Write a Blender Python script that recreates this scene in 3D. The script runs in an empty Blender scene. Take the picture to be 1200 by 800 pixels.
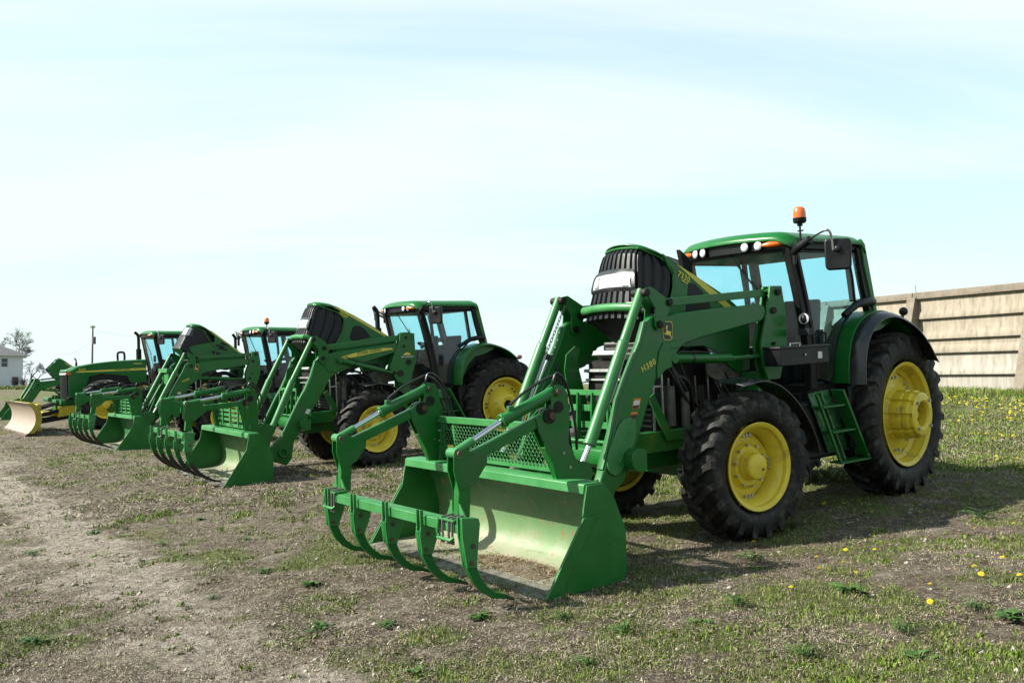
import bpy, math, random, os
import numpy as np
from mathutils import Vector, Matrix
R = math.radians
PI = math.pi
sc = bpy.context.scene
col = sc.collection

# ------------------------------------------------------------------ camera
cam_d = bpy.data.cameras.new("camera")
cam_d.sensor_width = 36.0
cam_d.lens = 36.0 * 1102.0 / 1200.0
cam_d.clip_start = 0.1
cam_d.clip_end = 6000
cam = bpy.data.objects.new("camera", cam_d)
col.objects.link(cam)
cam.location = (0, 0, 2.0)
cam.rotation_euler = (R(90 + 2.55), 0, 0)
sc.camera = cam

# ------------------------------------------------------------------ sky and sun
SUN_EL, SUN_AZ = 38.0, 187.0        # azimuth of the sun seen from the scene, degrees from +X (counter-clockwise)
w = bpy.data.worlds.new("World")
sc.world = w
w.use_nodes = True
nt = w.node_tree
nt.nodes.clear()
def wn(t, **k):
    n = nt.nodes.new(t)
    for a, b in k.items(): setattr(n, a, b)
    return n
out = wn('ShaderNodeOutputWorld'); bg = wn('ShaderNodeBackground')
sky = wn('ShaderNodeTexSky'); sky.sky_type = 'NISHITA'; sky.sun_disc = False
sky.sun_elevation = R(SUN_EL); sky.sun_rotation = R(90 - SUN_AZ)
sky.air_density = 1.0; sky.dust_density = 1.5; sky.ozone_density = 1.0
tc = wn('ShaderNodeTexCoord')
sep = wn('ShaderNodeSeparateXYZ'); nt.links.new(tc.outputs['Generated'], sep.inputs[0])
mx = wn('ShaderNodeMath', operation='MAXIMUM'); nt.links.new(sep.outputs['Z'], mx.inputs[0]); mx.inputs[1].default_value = 0.0
ad = wn('ShaderNodeMath', operation='ADD'); nt.links.new(mx.outputs[0], ad.inputs[0]); ad.inputs[1].default_value = 0.16
dx = wn('ShaderNodeMath', operation='DIVIDE'); nt.links.new(sep.outputs['X'], dx.inputs[0]); nt.links.new(ad.outputs[0], dx.inputs[1])
dy = wn('ShaderNodeMath', operation='DIVIDE'); nt.links.new(sep.outputs['Y'], dy.inputs[0]); nt.links.new(ad.outputs[0], dy.inputs[1])
cmb = wn('ShaderNodeCombineXYZ'); nt.links.new(dx.outputs[0], cmb.inputs[0]); nt.links.new(dy.outputs[0], cmb.inputs[1])
mp = wn('ShaderNodeMapping'); mp.inputs['Rotation'].default_value = (0, 0, R(18)); mp.inputs['Scale'].default_value = (0.42, 1.25, 1); mp.inputs['Location'].default_value = (3.1, 0.4, 0)
nt.links.new(cmb.outputs[0], mp.inputs[0])
nz = wn('ShaderNodeTexNoise'); nz.inputs['Scale'].default_value = 0.9; nz.inputs['Detail'].default_value = 7; nz.inputs['Roughness'].default_value = 0.56; nz.inputs['Distortion'].default_value = 0.5
nt.links.new(mp.outputs[0], nz.inputs['Vector'])
rp = wn('ShaderNodeMapRange'); rp.inputs['From Min'].default_value = 0.38; rp.inputs['From Max'].default_value = 0.62
rp.inputs['To Min'].default_value = 0.60; rp.inputs['To Max'].default_value = 1.0
nt.links.new(nz.outputs['Fac'], rp.inputs['Value'])
# haze: whiter towards the horizon
hz = wn('ShaderNodeMapRange'); hz.inputs['From Min'].default_value = 0.0; hz.inputs['From Max'].default_value = 0.24
hz.inputs['To Min'].default_value = 1.0; hz.inputs['To Max'].default_value = 0.0
nt.links.new(mx.outputs[0], hz.inputs['Value'])
zf = wn('ShaderNodeMapRange'); zf.inputs['From Min'].default_value = 0.40; zf.inputs['From Max'].default_value = 0.95
zf.inputs['To Min'].default_value = 1.0; zf.inputs['To Max'].default_value = 0.25     # the veil of cloud thins overhead
nt.links.new(mx.outputs[0], zf.inputs['Value'])
vm = wn('ShaderNodeMath', operation='MULTIPLY'); nt.links.new(rp.outputs[0], vm.inputs[0]); nt.links.new(zf.outputs[0], vm.inputs[1])
mxx = wn('ShaderNodeMath', operation='MAXIMUM'); nt.links.new(vm.outputs[0], mxx.inputs[0]); nt.links.new(hz.outputs[0], mxx.inputs[1])
mix = wn('ShaderNodeMix', data_type='RGBA')
nt.links.new(mxx.outputs[0], mix.inputs['Factor'])
bl = wn('ShaderNodeMix', data_type='RGBA', blend_type='MULTIPLY'); bl.inputs['Factor'].default_value = 1.0
nt.links.new(sky.outputs[0], bl.inputs['A']); bl.inputs['B'].default_value = (.84, 1.24, 1.02, 1)
nt.links.new(bl.outputs['Result'], mix.inputs['A'])
mix.inputs['B'].default_value = (4.1, 4.62, 4.75, 1)
nt.links.new(mix.outputs['Result'], bg.inputs['Color'])
bg.inputs['Strength'].default_value = 0.1
nt.links.new(bg.outputs[0], out.inputs[0])
sl = bpy.data.lights.new("sun", 'SUN'); sl.energy = 5.0; sl.angle = R(0.53); sl.color = (1.0, 0.955, 0.88)
so = bpy.data.objects.new("sun", sl); col.objects.link(so)
sdir = Vector((math.cos(R(SUN_AZ)) * math.cos(R(SUN_EL)), math.sin(R(SUN_AZ)) * math.cos(R(SUN_EL)), math.sin(R(SUN_EL))))
so.rotation_euler = sdir.to_track_quat('Z', 'Y').to_euler(); so.location = (0, 0, 30)
sc.view_settings.view_transform = 'Standard'
sc.view_settings.look = 'None'
sc.view_settings.exposure = 1.2
sc.view_settings.gamma = 1.0
sc.cycles.max_bounces = 8; sc.cycles.transparent_max_bounces = 16

# ------------------------------------------------------------------ materials
ALB = .66
def material(name, base=(.5,.5,.5), rough=.5, metal=0., coat=0., nscale=0, c2=None, lo=.45, hi=.65, bump=0., bscale=60, spec=.5, detail=5, dist=0., coords='Object', rough2=None, c3=None, n3=3., lo3=.5, hi3=.7, stretch=None, edge=None):
    base, c2, c3, edge = [tuple(ALB*q for q in k) if k else k for k in (base, c2, c3, edge)]
    m = bpy.data.materials.new(name); m.use_nodes = True
    t = m.node_tree; p = t.nodes['Principled BSDF']
    p.inputs['Roughness'].default_value = rough; p.inputs['Metallic'].default_value = metal
    p.inputs['Coat Weight'].default_value = coat; p.inputs['Coat Roughness'].default_value = .12
    p.inputs['Specular IOR Level'].default_value = spec
    p.inputs['Base Color'].default_value = (*base, 1)
    tcn = t.nodes.new('ShaderNodeTexCoord'); vec = tcn.outputs[coords]
    if stretch:
        q = t.nodes.new('ShaderNodeMapping'); q.inputs['Scale'].default_value = stretch; t.links.new(vec, q.inputs[0]); vec = q.outputs[0]
    last = None
    def layer(scale, c, l, h, prev):
        n = t.nodes.new('ShaderNodeTexNoise'); n.inputs['Scale'].default_value = scale; n.inputs['Detail'].default_value = detail
        n.inputs['Roughness'].default_value = .62; n.inputs['Distortion'].default_value = dist
        t.links.new(vec, n.inputs['Vector'])
        mr = t.nodes.new('ShaderNodeMapRange'); mr.inputs['From Min'].default_value = l; mr.inputs['From Max'].default_value = h
        t.links.new(n.outputs['Fac'], mr.inputs['Value'])
        x = t.nodes.new('ShaderNodeMix'); x.data_type = 'RGBA'; t.links.new(mr.outputs[0], x.inputs['Factor'])
        if prev is None: x.inputs['A'].default_value = (*base, 1)
        else: t.links.new(prev, x.inputs['A'])
        x.inputs['B'].default_value = (*c, 1)
        return x.outputs['Result'], mr
    if c2:
        last, mr = layer(nscale, c2, lo, hi, None)
        if rough2 is not None:
            rr = t.nodes.new('ShaderNodeMapRange'); rr.inputs['To Min'].default_value = rough; rr.inputs['To Max'].default_value = rough2
            t.links.new(mr.outputs[0], rr.inputs['Value']); t.links.new(rr.outputs[0], p.inputs['Roughness'])
    if c3: last, _ = layer(n3, c3, lo3, hi3, last)
    if last is not None: t.links.new(last, p.inputs['Base Color'])
    if edge:
        g = t.nodes.new('ShaderNodeNewGeometry'); mr = t.nodes.new('ShaderNodeMapRange'); mr.inputs['From Min'].default_value = .56; mr.inputs['From Max'].default_value = .64
        n = t.nodes.new('ShaderNodeTexNoise'); n.inputs['Scale'].default_value = 18; n.inputs['Detail'].default_value = 5; t.links.new(vec, n.inputs['Vector'])
        m2 = t.nodes.new('ShaderNodeMapRange'); m2.inputs['From Min'].default_value = .40; m2.inputs['From Max'].default_value = .60; t.links.new(n.outputs['Fac'], m2.inputs['Value'])
        mm = t.nodes.new('ShaderNodeMath'); mm.operation = 'MULTIPLY'; t.links.new(g.outputs['Pointiness'], mr.inputs['Value']); t.links.new(mr.outputs[0], mm.inputs[0]); t.links.new(m2.outputs[0], mm.inputs[1])
        x = t.nodes.new('ShaderNodeMix'); x.data_type = 'RGBA'; t.links.new(mm.outputs[0], x.inputs['Factor']); t.links.new(last, x.inputs['A']); x.inputs['B'].default_value = (*edge, 1)
        t.links.new(x.outputs['Result'], p.inputs['Base Color'])
    if bump:
        n = t.nodes.new('ShaderNodeTexNoise'); n.inputs['Scale'].default_value = bscale; n.inputs['Detail'].default_value = 6
        t.links.new(vec, n.inputs['Vector'])
        b = t.nodes.new('ShaderNodeBump'); b.inputs['Strength'].default_value = bump; b.inputs['Distance'].default_value = .02
        t.links.new(n.outputs['Fac'], b.inputs['Height']); t.links.new(b.outputs[0], p.inputs['Normal'])
    return m

M = {}
M['green'] = material('green_paint', (.005,.140,.016), .32, coat=.10, spec=.32, nscale=1.6, c2=(.012,.168,.027), lo=.4, hi=.7, rough2=.5, c3=(.055,.115,.055), n3=5, lo3=.50, hi3=.80, bump=.05, bscale=9, edge=(.10,.24,.11))
M['green_worn'] = material('worn_green_paint', (.008,.148,.018), .38, coat=.06, spec=.32, nscale=3.5, c2=(.018,.182,.032), lo=.42, hi=.7, rough2=.6, c3=(.085,.09,.055), n3=26, lo3=.66, hi3=.76, bump=.10, bscale=14)
M['green_light'] = material('lighter_green_paint', (.035,.215,.050), .38, coat=.1, spec=.35, nscale=4, c2=(.055,.26,.075), lo=.4, hi=.7, rough2=.55, c3=(.06,.08,.045), n3=14, lo3=.66, hi3=.82, bump=.06, bscale=12)  # lighter tone of the green paint
M['yellow'] = material('yellow_wheel_paint', (.88,.68,.045), .38, coat=.1, spec=.3, nscale=5, c2=(.78,.58,.06), lo=.4, hi=.7, c3=(.36,.27,.10), n3=7, lo3=.55, hi3=.78)
M['rubber'] = material('tyre_rubber', (.006,.006,.0065), .6, spec=.25, nscale=3, c2=(.020,.0185,.016), lo=.4, hi=.7, c3=(.12,.10,.078), n3=11, lo3=.53, hi3=.82, bump=.3, bscale=45, edge=(.055,.05,.042))
M['plastic'] = material('black_plastic', (.006,.006,.0075), .42, spec=.28, nscale=6, c2=(.013,.013,.015), lo=.45, hi=.75, rough2=.6)
M['fender_plastic'] = material('black_fender_plastic', (.013,.0135,.016), .27, spec=.5, nscale=4, c2=(.035,.035,.038), lo=.45, hi=.75, rough2=.6)
M['black'] = material('black_metal', (.005,.005,.0055), .5, spec=.25, nscale=9, c2=(.016,.014,.012), lo=.45, hi=.75)
M['dark'] = material('grimy_dark_metal', (.008,.0075,.007), .6, spec=.25, nscale=9, c2=(.035,.027,.02), lo=.45, hi=.7, bump=.3, bscale=30)
M['grey'] = material('dusty_grey_casting', (.16,.155,.14), .6, metal=.2, nscale=9, c2=(.08,.07,.055), lo=.4, hi=.7, bump=.2, bscale=30)
M['steel'] = material('bare_steel', (.5,.5,.5), .28, metal=.9, nscale=9, c2=(.3,.27,.24), lo=.5, hi=.8)
M['chrome'] = material('chrome_rod', (.8,.8,.82), .12, metal=1.)
M['silver'] = material('silver_sheet', (.62,.62,.6), .35, metal=.6, nscale=12, c2=(.35,.33,.3), lo=.5, hi=.75)
M['rust'] = material('rusty_iron', (.12,.055,.03), .75, nscale=12, c2=(.05,.035,.028), lo=.4, hi=.65, bump=.3, bscale=40)
M['hose'] = material('rubber_hose', (.012,.012,.012), .42)
M['red'] = material('red_paint', (.35,.03,.02), .5)
M['white'] = material('white_paint', (.75,.75,.72), .5)
M['orange_print'] = material('orange_print', (.75,.22,.02), .5)
M['yellow_print'] = material('yellow_print', (.80,.66,.08), .45)
M['black_print'] = material('black_print', (.01,.012,.01), .4)
M['seat'] = material('grey_seat_fabric', (.045,.05,.056), .8)
M['yellow_dull'] = material('weathered_yellow_paint', (.50,.40,.035), .5, nscale=5, c2=(.40,.31,.04), lo=.4, hi=.7, c3=(.16,.11,.05), n3=9, lo3=.55, hi3=.75)
M['lens'] = material('headlamp_lens', (.82,.85,.87), .08, coat=1., nscale=14, c2=(.55,.6,.64), lo=.45, hi=.6)
M['amber'] = material('amber_lens', (.85,.145,.006), .22, coat=.6)
M['tail'] = material('red_lens', (.5,.02,.02), .22, coat=.6)
M['blade_face'] = material('worn_blade_face', (.38,.27,.20), .55, nscale=2.2, c2=(.36,.31,.26), lo=.35, hi=.7, c3=(.33,.22,.14), n3=9, lo3=.58, hi3=.8, stretch=(1,1,3))

def glass(name, tint, refl=.10):
    m = bpy.data.materials.new(name); m.use_nodes = True; t = m.node_tree; t.nodes.clear()
    o = t.nodes.new('ShaderNodeOutputMaterial'); tr = t.nodes.new('ShaderNodeBsdfTransparent'); gl = t.nodes.new('ShaderNodeBsdfGlossy')
    tr.inputs[0].default_value = (*tint, 1); gl.inputs['Roughness'].default_value = .03
    df = t.nodes.new('ShaderNodeBsdfDiffuse'); df.inputs[0].default_value = (.42,.42,.38,1)
    lw = t.nodes.new('ShaderNodeFresnel'); lw.inputs['IOR'].default_value = 1.5
    x = t.nodes.new('ShaderNodeMixShader'); t.links.new(lw.outputs[0], x.inputs[0]); t.links.new(tr.outputs[0], x.inputs[1]); t.links.new(gl.outputs[0], x.inputs[2])
    n = t.nodes.new('ShaderNodeTexNoise'); n.inputs['Scale'].default_value = 3; n.inputs['Detail'].default_value = 6
    tcn = t.nodes.new('ShaderNodeTexCoord'); t.links.new(tcn.outputs['Object'], n.inputs['Vector'])
    mr = t.nodes.new('ShaderNodeMapRange'); mr.inputs['From Min'].default_value = .4; mr.inputs['From Max'].default_value = .8; mr.inputs['To Min'].default_value = .03; mr.inputs['To Max'].default_value = refl
    t.links.new(n.outputs['Fac'], mr.inputs['Value'])
    y = t.nodes.new('ShaderNodeMixShader'); t.links.new(mr.outputs[0], y.inputs[0]); t.links.new(x.outputs[0], y.inputs[1]); t.links.new(df.outputs[0], y.inputs[2])
    t.links.new(y.outputs[0], o.inputs[0])
    return m
M['glass'] = glass('tinted_cab_glass', (.62,.92,.98), .06)

# bucket lining: paint worn towards bare dusty steel low down and forward where loads scrape it
def lining(name, top=.85):
    m = material(name, (.012,.15,.035), .5, nscale=4, c2=(.045,.20,.06), lo=.35, hi=.7)
    t = m.node_tree; p = t.nodes['Principled BSDF']
    prev = p.inputs['Base Color'].links[0].from_socket
    tcn = t.nodes.new('ShaderNodeTexCoord'); s = t.nodes.new('ShaderNodeSeparateXYZ'); t.links.new(tcn.outputs['Object'], s.inputs[0])
    n = t.nodes.new('ShaderNodeTexNoise'); n.inputs['Scale'].default_value = 3.0; n.inputs['Detail'].default_value = 8; n.inputs['Roughness'].default_value = .7
    t.links.new(tcn.outputs['Object'], n.inputs['Vector'])
    a = t.nodes.new('ShaderNodeMath'); a.operation = 'MULTIPLY_ADD'; t.links.new(n.outputs['Fac'], a.inputs[0]); a.inputs[1].default_value = .55; t.links.new(s.outputs['Z'], a.inputs[2])
    def step(lo, hi, c, prev):
        mr = t.nodes.new('ShaderNodeMapRange'); mr.inputs['From Min'].default_value = hi; mr.inputs['From Max'].default_value = lo
        t.links.new(a.outputs[0], mr.inputs['Value'])
        x = t.nodes.new('ShaderNodeMix'); x.data_type = 'RGBA'; t.links.new(mr.outputs[0], x.inputs['Factor']); t.links.new(prev, x.inputs['A']); x.inputs['B'].default_value = (*[ALB*q for q in c], 1)
        return x.outputs['Result']
    prev = step(.40, top+.05, (.20,.31,.135), prev)
    prev = step(.26, .46, (.38,.35,.26), prev)
    n2 = t.nodes.new('ShaderNodeTexNoise'); n2.inputs['Scale'].default_value = 16; n2.inputs['Detail'].default_value = 4; t.links.new(tcn.outputs['Object'], n2.inputs['Vector'])
    mr = t.nodes.new('ShaderNodeMapRange'); mr.inputs['From Min'].default_value = .61; mr.inputs['From Max'].default_value = .70; t.links.new(n2.outputs['Fac'], mr.inputs['Value'])
    x = t.nodes.new('ShaderNodeMix'); x.data_type = 'RGBA'; t.links.new(mr.outputs[0], x.inputs['Factor']); t.links.new(prev, x.inputs['A']); x.inputs['B'].default_value = (.22,.10,.045,1)
    q = t.nodes.new('ShaderNodeMapping'); q.inputs['Scale'].default_value = (40,2.2,40); q.inputs['Rotation'].default_value = (.1,.1,.15); t.links.new(tcn.outputs['Object'], q.inputs[0])
    n3 = t.nodes.new('ShaderNodeTexNoise'); n3.inputs['Scale'].default_value = 1.; n3.inputs['Detail'].default_value = 4; t.links.new(q.outputs[0], n3.inputs['Vector'])
    m3 = t.nodes.new('ShaderNodeMapRange'); m3.inputs['From Min'].default_value = .62; m3.inputs['From Max'].default_value = .70; m3.inputs['To Max'].default_value = .6; t.links.new(n3.outputs['Fac'], m3.inputs['Value'])
    y = t.nodes.new('ShaderNodeMix'); y.data_type = 'RGBA'; t.links.new(m3.outputs[0], y.inputs['Factor']); t.links.new(x.outputs['Result'], y.inputs['A']); y.inputs['B'].default_value = (.10,.12,.07,1)
    t.links.new(y.outputs['Result'], p.inputs['Base Color'])
    return m
M['lining'] = lining('worn_bucket_lining')
M['lining_clean'] = lining('fresher_bucket_lining', .55)
M['worn_steel'] = material('worn_scraped_steel', (.27,.25,.21), .5, metal=.25, nscale=6, c2=(.12,.09,.065), lo=.45, hi=.62, c3=(.05,.035,.028), n3=14, lo3=.58, hi3=.72)

def tine_paint(name, zc):
    m = material(name, (.006,.135,.02), .42, spec=.3, nscale=5, c2=(.012,.16,.03), lo=.4, hi=.7)
    t = m.node_tree; p = t.nodes['Principled BSDF']; prev = p.inputs['Base Color'].links[0].from_socket
    tcn = t.nodes.new('ShaderNodeTexCoord'); s = t.nodes.new('ShaderNodeSeparateXYZ'); t.links.new(tcn.outputs['Object'], s.inputs[0])
    n = t.nodes.new('ShaderNodeTexNoise'); n.inputs['Scale'].default_value = 9; n.inputs['Detail'].default_value = 6; t.links.new(tcn.outputs['Object'], n.inputs['Vector'])
    a = t.nodes.new('ShaderNodeMath'); a.operation = 'MULTIPLY_ADD'; t.links.new(n.outputs['Fac'], a.inputs[0]); a.inputs[1].default_value = .3; t.links.new(s.outputs['Z'], a.inputs[2])
    mr = t.nodes.new('ShaderNodeMapRange'); mr.inputs['From Min'].default_value = zc+.22; mr.inputs['From Max'].default_value = zc+.12; t.links.new(a.outputs[0], mr.inputs['Value'])
    x = t.nodes.new('ShaderNodeMix'); x.data_type = 'RGBA'; t.links.new(mr.outputs[0], x.inputs['Factor']); t.links.new(prev, x.inputs['A']); x.inputs['B'].default_value = (.022,.016,.012,1)
    t.links.new(x.outputs['Result'], p.inputs['Base Color']); return m
M['tine_a'] = tine_paint('tine_paint', .02); M['tine_b'] = tine_paint('tine_paint_worn_dark', .38)

# ------------------------------------------------------------------ mesh helpers
class MB:
    def __init__(s): s.v = []; s.f = []
    def add(s, vs, fs):
        b = len(s.v); s.v += [tuple(v) for v in vs]; s.f += [tuple(i + b for i in f) for f in fs]; return s
    def box(s, a, b):
        (x0,y0,z0),(x1,y1,z1) = a,b
        vs = [(x,y,z) for x in (x0,x1) for y in (y0,y1) for z in (z0,z1)]
        return s.add(vs, [(0,1,3,2),(4,6,7,5),(0,4,5,1),(2,3,7,6),(0,2,6,4),(1,5,7,3)])
    def cbox(s, c, d, rot=None):
        vs = []
        for i in (-.5,.5):
            for j in (-.5,.5):
                for k in (-.5,.5):
                    v = Vector((i*d[0], j*d[1], k*d[2]))
                    if rot is not None: v = rot @ v
                    vs.append(v + Vector(c))
        return s.add(vs, [(0,1,3,2),(4,6,7,5),(0,4,5,1),(2,3,7,6),(0,2,6,4),(1,5,7,3)])
    def prism(s, o, y0, y1):           # outline in x,z swept along y
        n = len(o)
        vs = [(x,y0,z) for x,z in o] + [(x,y1,z) for x,z in o]
        fs = [tuple(range(n)), tuple(range(2*n-1, n-1, -1))] + [(i,(i+1)%n+0,(i+1)%n+n,i+n) for i in range(n)]
        return s.add(vs, fs)
    def prismx(s, o, x0, x1):          # outline in y,z swept along x
        n = len(o)
        vs = [(x0,y,z) for y,z in o] + [(x1,y,z) for y,z in o]
        fs = [tuple(range(n)), tuple(range(2*n-1, n-1, -1))] + [(i,(i+1)%n,(i+1)%n+n,i+n) for i in range(n)]
        return s.add(vs, fs)
    def prismz(s, o, z0, z1):
        n = len(o)
        vs = [(x,y,z0) for x,y in o] + [(x,y,z1) for x,y in o]
        fs = [tuple(range(n)), tuple(range(2*n-1, n-1, -1))] + [(i,(i+1)%n,(i+1)%n+n,i+n) for i in range(n)]
        return s.add(vs, fs)
    def tube(s, pts, r, n=10, cap=True, squash=1.0, up=None):
        pts = [Vector(p) for p in pts]; rs = r if isinstance(r, (list,tuple)) else [r]*len(pts)
        b = len(s.v); u0 = Vector(up) if up else None
        for i,p in enumerate(pts):
            d = (pts[min(i+1,len(pts)-1)] - pts[max(i-1,0)]).normalized()
            if u0 is None:
                u0 = Vector((0,0,1)) if abs(d.z) < .9 else Vector((1,0,0))
            a = (u0 - d*u0.dot(d)).normalized(); c = d.cross(a); u0 = a
            for k in range(n):
                t = 2*PI*k/n; s.v.append(tuple(p + (a*math.cos(t)*squash + c*math.sin(t))*rs[i]))
        for i in range(len(pts)-1):
            for k in range(n):
                s.f.append((b+i*n+k, b+i*n+(k+1)%n, b+(i+1)*n+(k+1)%n, b+(i+1)*n+k))
        if cap:
            s.f.append(tuple(b+k for k in range(n-1,-1,-1))); e = b+(len(pts)-1)*n; s.f.append(tuple(e+k for k in range(n)))
        return s
    def cyl(s, a, b, r, n=14, r2=None): return s.tube([a,b],[r, r if r2 is None else r2], n)
    def bar(s, a, b, wy, wn, up=(0,1,0)):  # rectangular bar from a to b: wy along up-ish, wn across
        a, b = Vector(a), Vector(b); d = (b-a).normalized(); u = Vector(up); u = (u-d*u.dot(d)).normalized(); c = d.cross(u)
        vs = [p + u*i*wy/2 + c*j*wn/2 for p in (a,b) for i in (-1,1) for j in (-1,1)]
        return s.add(vs, [(0,1,3,2),(4,6,7,5),(0,4,5,1),(2,3,7,6),(0,2,6,4),(1,5,7,3)])
    def lathe(s, prof, n=48, axis='y', c=(0,0,0), wob=None):   # prof: (radius, height)
        b = len(s.v); m = len(prof)
        for k in range(n):
            t = 2*PI*k/n
            for i,(r,h) in enumerate(prof):
                rr = r if wob is None else wob(r, h, t)
                if axis == 'y': s.v.append((c[0]+rr*math.cos(t), c[1]+h, c[2]+rr*math.sin(t)))
                else: s.v.append((c[0]+rr*math.cos(t), c[1]+rr*math.sin(t), c[2]+h))
        for k in range(n):
            for i in range(m-1):
                a = b+k*m+i; d = b+((k+1)%n)*m+i
                s.f.append((a, a+1, d+1, d) if axis == 'y' else (a, d, d+1, a+1))
        return s
    def sphere(s, c, r, n=12, m=8, sq=(1,1,1)):
        prof = [(max(1e-4, r*math.sin(PI*i/m)), -r*math.cos(PI*i/m)) for i in range(m+1)]
        b = len(s.v); s.lathe(prof, n, 'z')
        for i in range(b, len(s.v)):
            v = s.v[i]; s.v[i] = (c[0]+v[0]*sq[0], c[1]+v[1]*sq[1], c[2]+v[2]*sq[2])
        return s
    def grid(s, fn, nu, nv):
        b = len(s.v)
        for i in range(nu+1):
            for j in range(nv+1): s.v.append(tuple(fn(i/nu, j/nv)))
        for i in range(nu):
            for j in range(nv):
                a = b+i*(nv+1)+j; s.f.append((a, a+nv+1, a+nv+2, a+1))
        return s
    def mir(s):   # mirror in y
        b = len(s.v); n = list(s.v); fs = list(s.f)
        s.v += [(x,-y,z) for x,y,z in n]; s.f += [tuple(i+b for i in reversed(f)) for f in fs]
        return s

def build(name, mb, mat, parent=None, bevel=0, sharp=38, label=None, kind=None, segs=2, solid=0):
    me = bpy.data.meshes.new(name)
    me.from_pydata(mb.v, [], mb.f); me.update()
    import bmesh
    bm = bmesh.new(); bm.from_mesh(me); bmesh.ops.recalc_face_normals(bm, faces=bm.faces); bm.to_mesh(me); bm.free()
    me.polygons.foreach_set('use_smooth', [True]*len(me.polygons))
    me.set_sharp_from_angle(angle=R(sharp))
    me.materials.append(mat if not isinstance(mat, str) else M[mat])
    o = bpy.data.objects.new(name, me); col.objects.link(o)
    if parent is not None: o.parent = parent
    if solid:
        q = o.modifiers.new('thickness', 'SOLIDIFY'); q.thickness = solid; q.offset = 0
    if bevel:
        q = o.modifiers.new('bevel', 'BEVEL'); q.width = bevel; q.segments = segs; q.limit_method = 'ANGLE'; q.angle_limit = R(35); q.harden_normals = False
    if label: o['label'] = label
    if kind: o['kind'] = kind
    return o
def empty(name, parent=None, loc=(0,0,0)):
    o = bpy.data.objects.new(name, None); col.objects.link(o); o.parent = parent; o.location = loc
    o.empty_display_size = .2
    return o
def tag(o, label, cat, group=None, kind=None):
    o['label'] = label; o['category'] = cat
    if group: o['group'] = group
    if kind: o['kind'] = kind
    return o
def text(name, body, mat, parent, loc, xdir, ydir, size, bold=.0, spacing=1.0, shear=0):
    c = bpy.data.curves.new(name, 'FONT'); c.body = body; c.size = size; c.extrude = .0015; c.offset = bold
    c.space_character = spacing; c.shear = shear; c.align_x = 'CENTER'; c.align_y = 'CENTER'; c.resolution_u = 3
    c.materials.append(M[mat])
    tmp = bpy.data.objects.new('tmp', c); col.objects.link(tmp); bpy.context.view_layer.update()
    me = bpy.data.meshes.new_from_object(tmp.evaluated_get(bpy.context.evaluated_depsgraph_get())); bpy.data.objects.remove(tmp)
    me.name = name; o = bpy.data.objects.new(name, me); col.objects.link(o); o.parent = parent
    x = Vector(xdir).normalized(); y = Vector(ydir); y = (y-x*y.dot(x)).normalized(); z = x.cross(y)
    o.matrix_local = Matrix.Translation(loc) @ Matrix((x,y,z)).transposed().to_4x4()
    return o
def smooth_path(pts, n=6):
    P = [Vector(p) for p in pts]; P = [P[0]*2-P[1]] + P + [P[-1]*2-P[-2]]; out = []
    for i in range(1, len(P)-2):
        for k in range(n):
            t = k/n; a,b,c,d = P[i-1],P[i],P[i+1],P[i+2]
            out.append(.5*((2*b)+(c-a)*t+(2*a-5*b+4*c-d)*t*t+(-a+3*b-3*c+d)*t**3))
    out.append(P[-2]); return out

# ------------------------------------------------------------------ terrain
N1 = np.array([-0.04693211, -0.0447909, 0.99789336]); N1 = N1/np.linalg.norm(N1)
def normal(tilt):
    v = N1*tilt + np.array([0,0,1.])*(1-tilt); return v/np.linalg.norm(v)
POSES = {  # position, heading (deg), share of the slope, scale
 1: ((3.946,11.466,.756), -144.18, 1.0, 1.0),
 2: ((-.62,19.2,.73), -147., 1.0, 1.0),
 3: ((-6.1,28.46,.45), -144., .4, 1.05),
 4: ((-11.42,33.6,.64), -144., .6, 1.05),
 5: ((-17.,43.,.60), -146., .3, .95)}
def pose_matrix(i):
    p, az, t, s = POSES[i]; n = normal(t); h = np.array([math.cos(R(az)), math.sin(R(az)), 0])
    x = np.array([h[0],h[1],-(n[0]*h[0]+n[1]*h[1])/n[2]]); x /= np.linalg.norm(x); y = np.cross(n,x)
    B = np.stack([x,y,n],1)*s
    m = Matrix(B.tolist()).to_4x4(); m.translation = Vector(p); return m
ctrl = []
for i in POSES:
    m = pose_matrix(i)
    for x in (-.3, 2.8, 5.3):
        for y in (-1.4, 1.2):
            off = {(1,2.8):-.03, (1,-.3):.02}.get((i,x), 0)
            ctrl.append(m @ Vector((x,y,off)))
n1 = N1
def plane1(x, y): return .756 - ((x-3.946)*n1[0]+(y-11.466)*n1[1])/n1[2]
for x,y in ((-6,1),(0,1),(7,1),(-9,7),(-4,6),(0,6),(4,5),(9,9),(-14,14)): ctrl.append(Vector((x,y,plane1(x,y) - (.25 if x < -8 else 0))))
for x,y,z in ((12.5,26,1.81),(10.2,30.2,1.84),(14,23.3,1.78),(16.5,19,1.72),(8,34,1.86),(4,40,1.75),(-6,50,1.45),(-25,55,1.0),(-32,70,1.25),(-42,85,1.5),(-20,75,1.5),(0,70,1.6),(20,60,1.8),(25,40,1.9),(-30,30,.2),(-25,15,-.3),(-60,70,1.1),(24,8,1.4)):
    ctrl.append(Vector((x,y,z)))
CT = np.array([tuple(v) for v in ctrl])
def _u(r2): return np.where(r2 > 1e-9, r2*np.log(np.maximum(r2,1e-9)), 0)
_n = len(CT); _K = _u(((CT[:,None,:2]-CT[None,:,:2])**2).sum(-1)) + np.eye(_n)*.6
_P = np.c_[np.ones(_n), CT[:,:2]]
_A = np.block([[_K,_P],[_P.T,np.zeros((3,3))]])
_W = np.linalg.solve(_A, np.r_[CT[:,2], 0,0,0])
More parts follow.
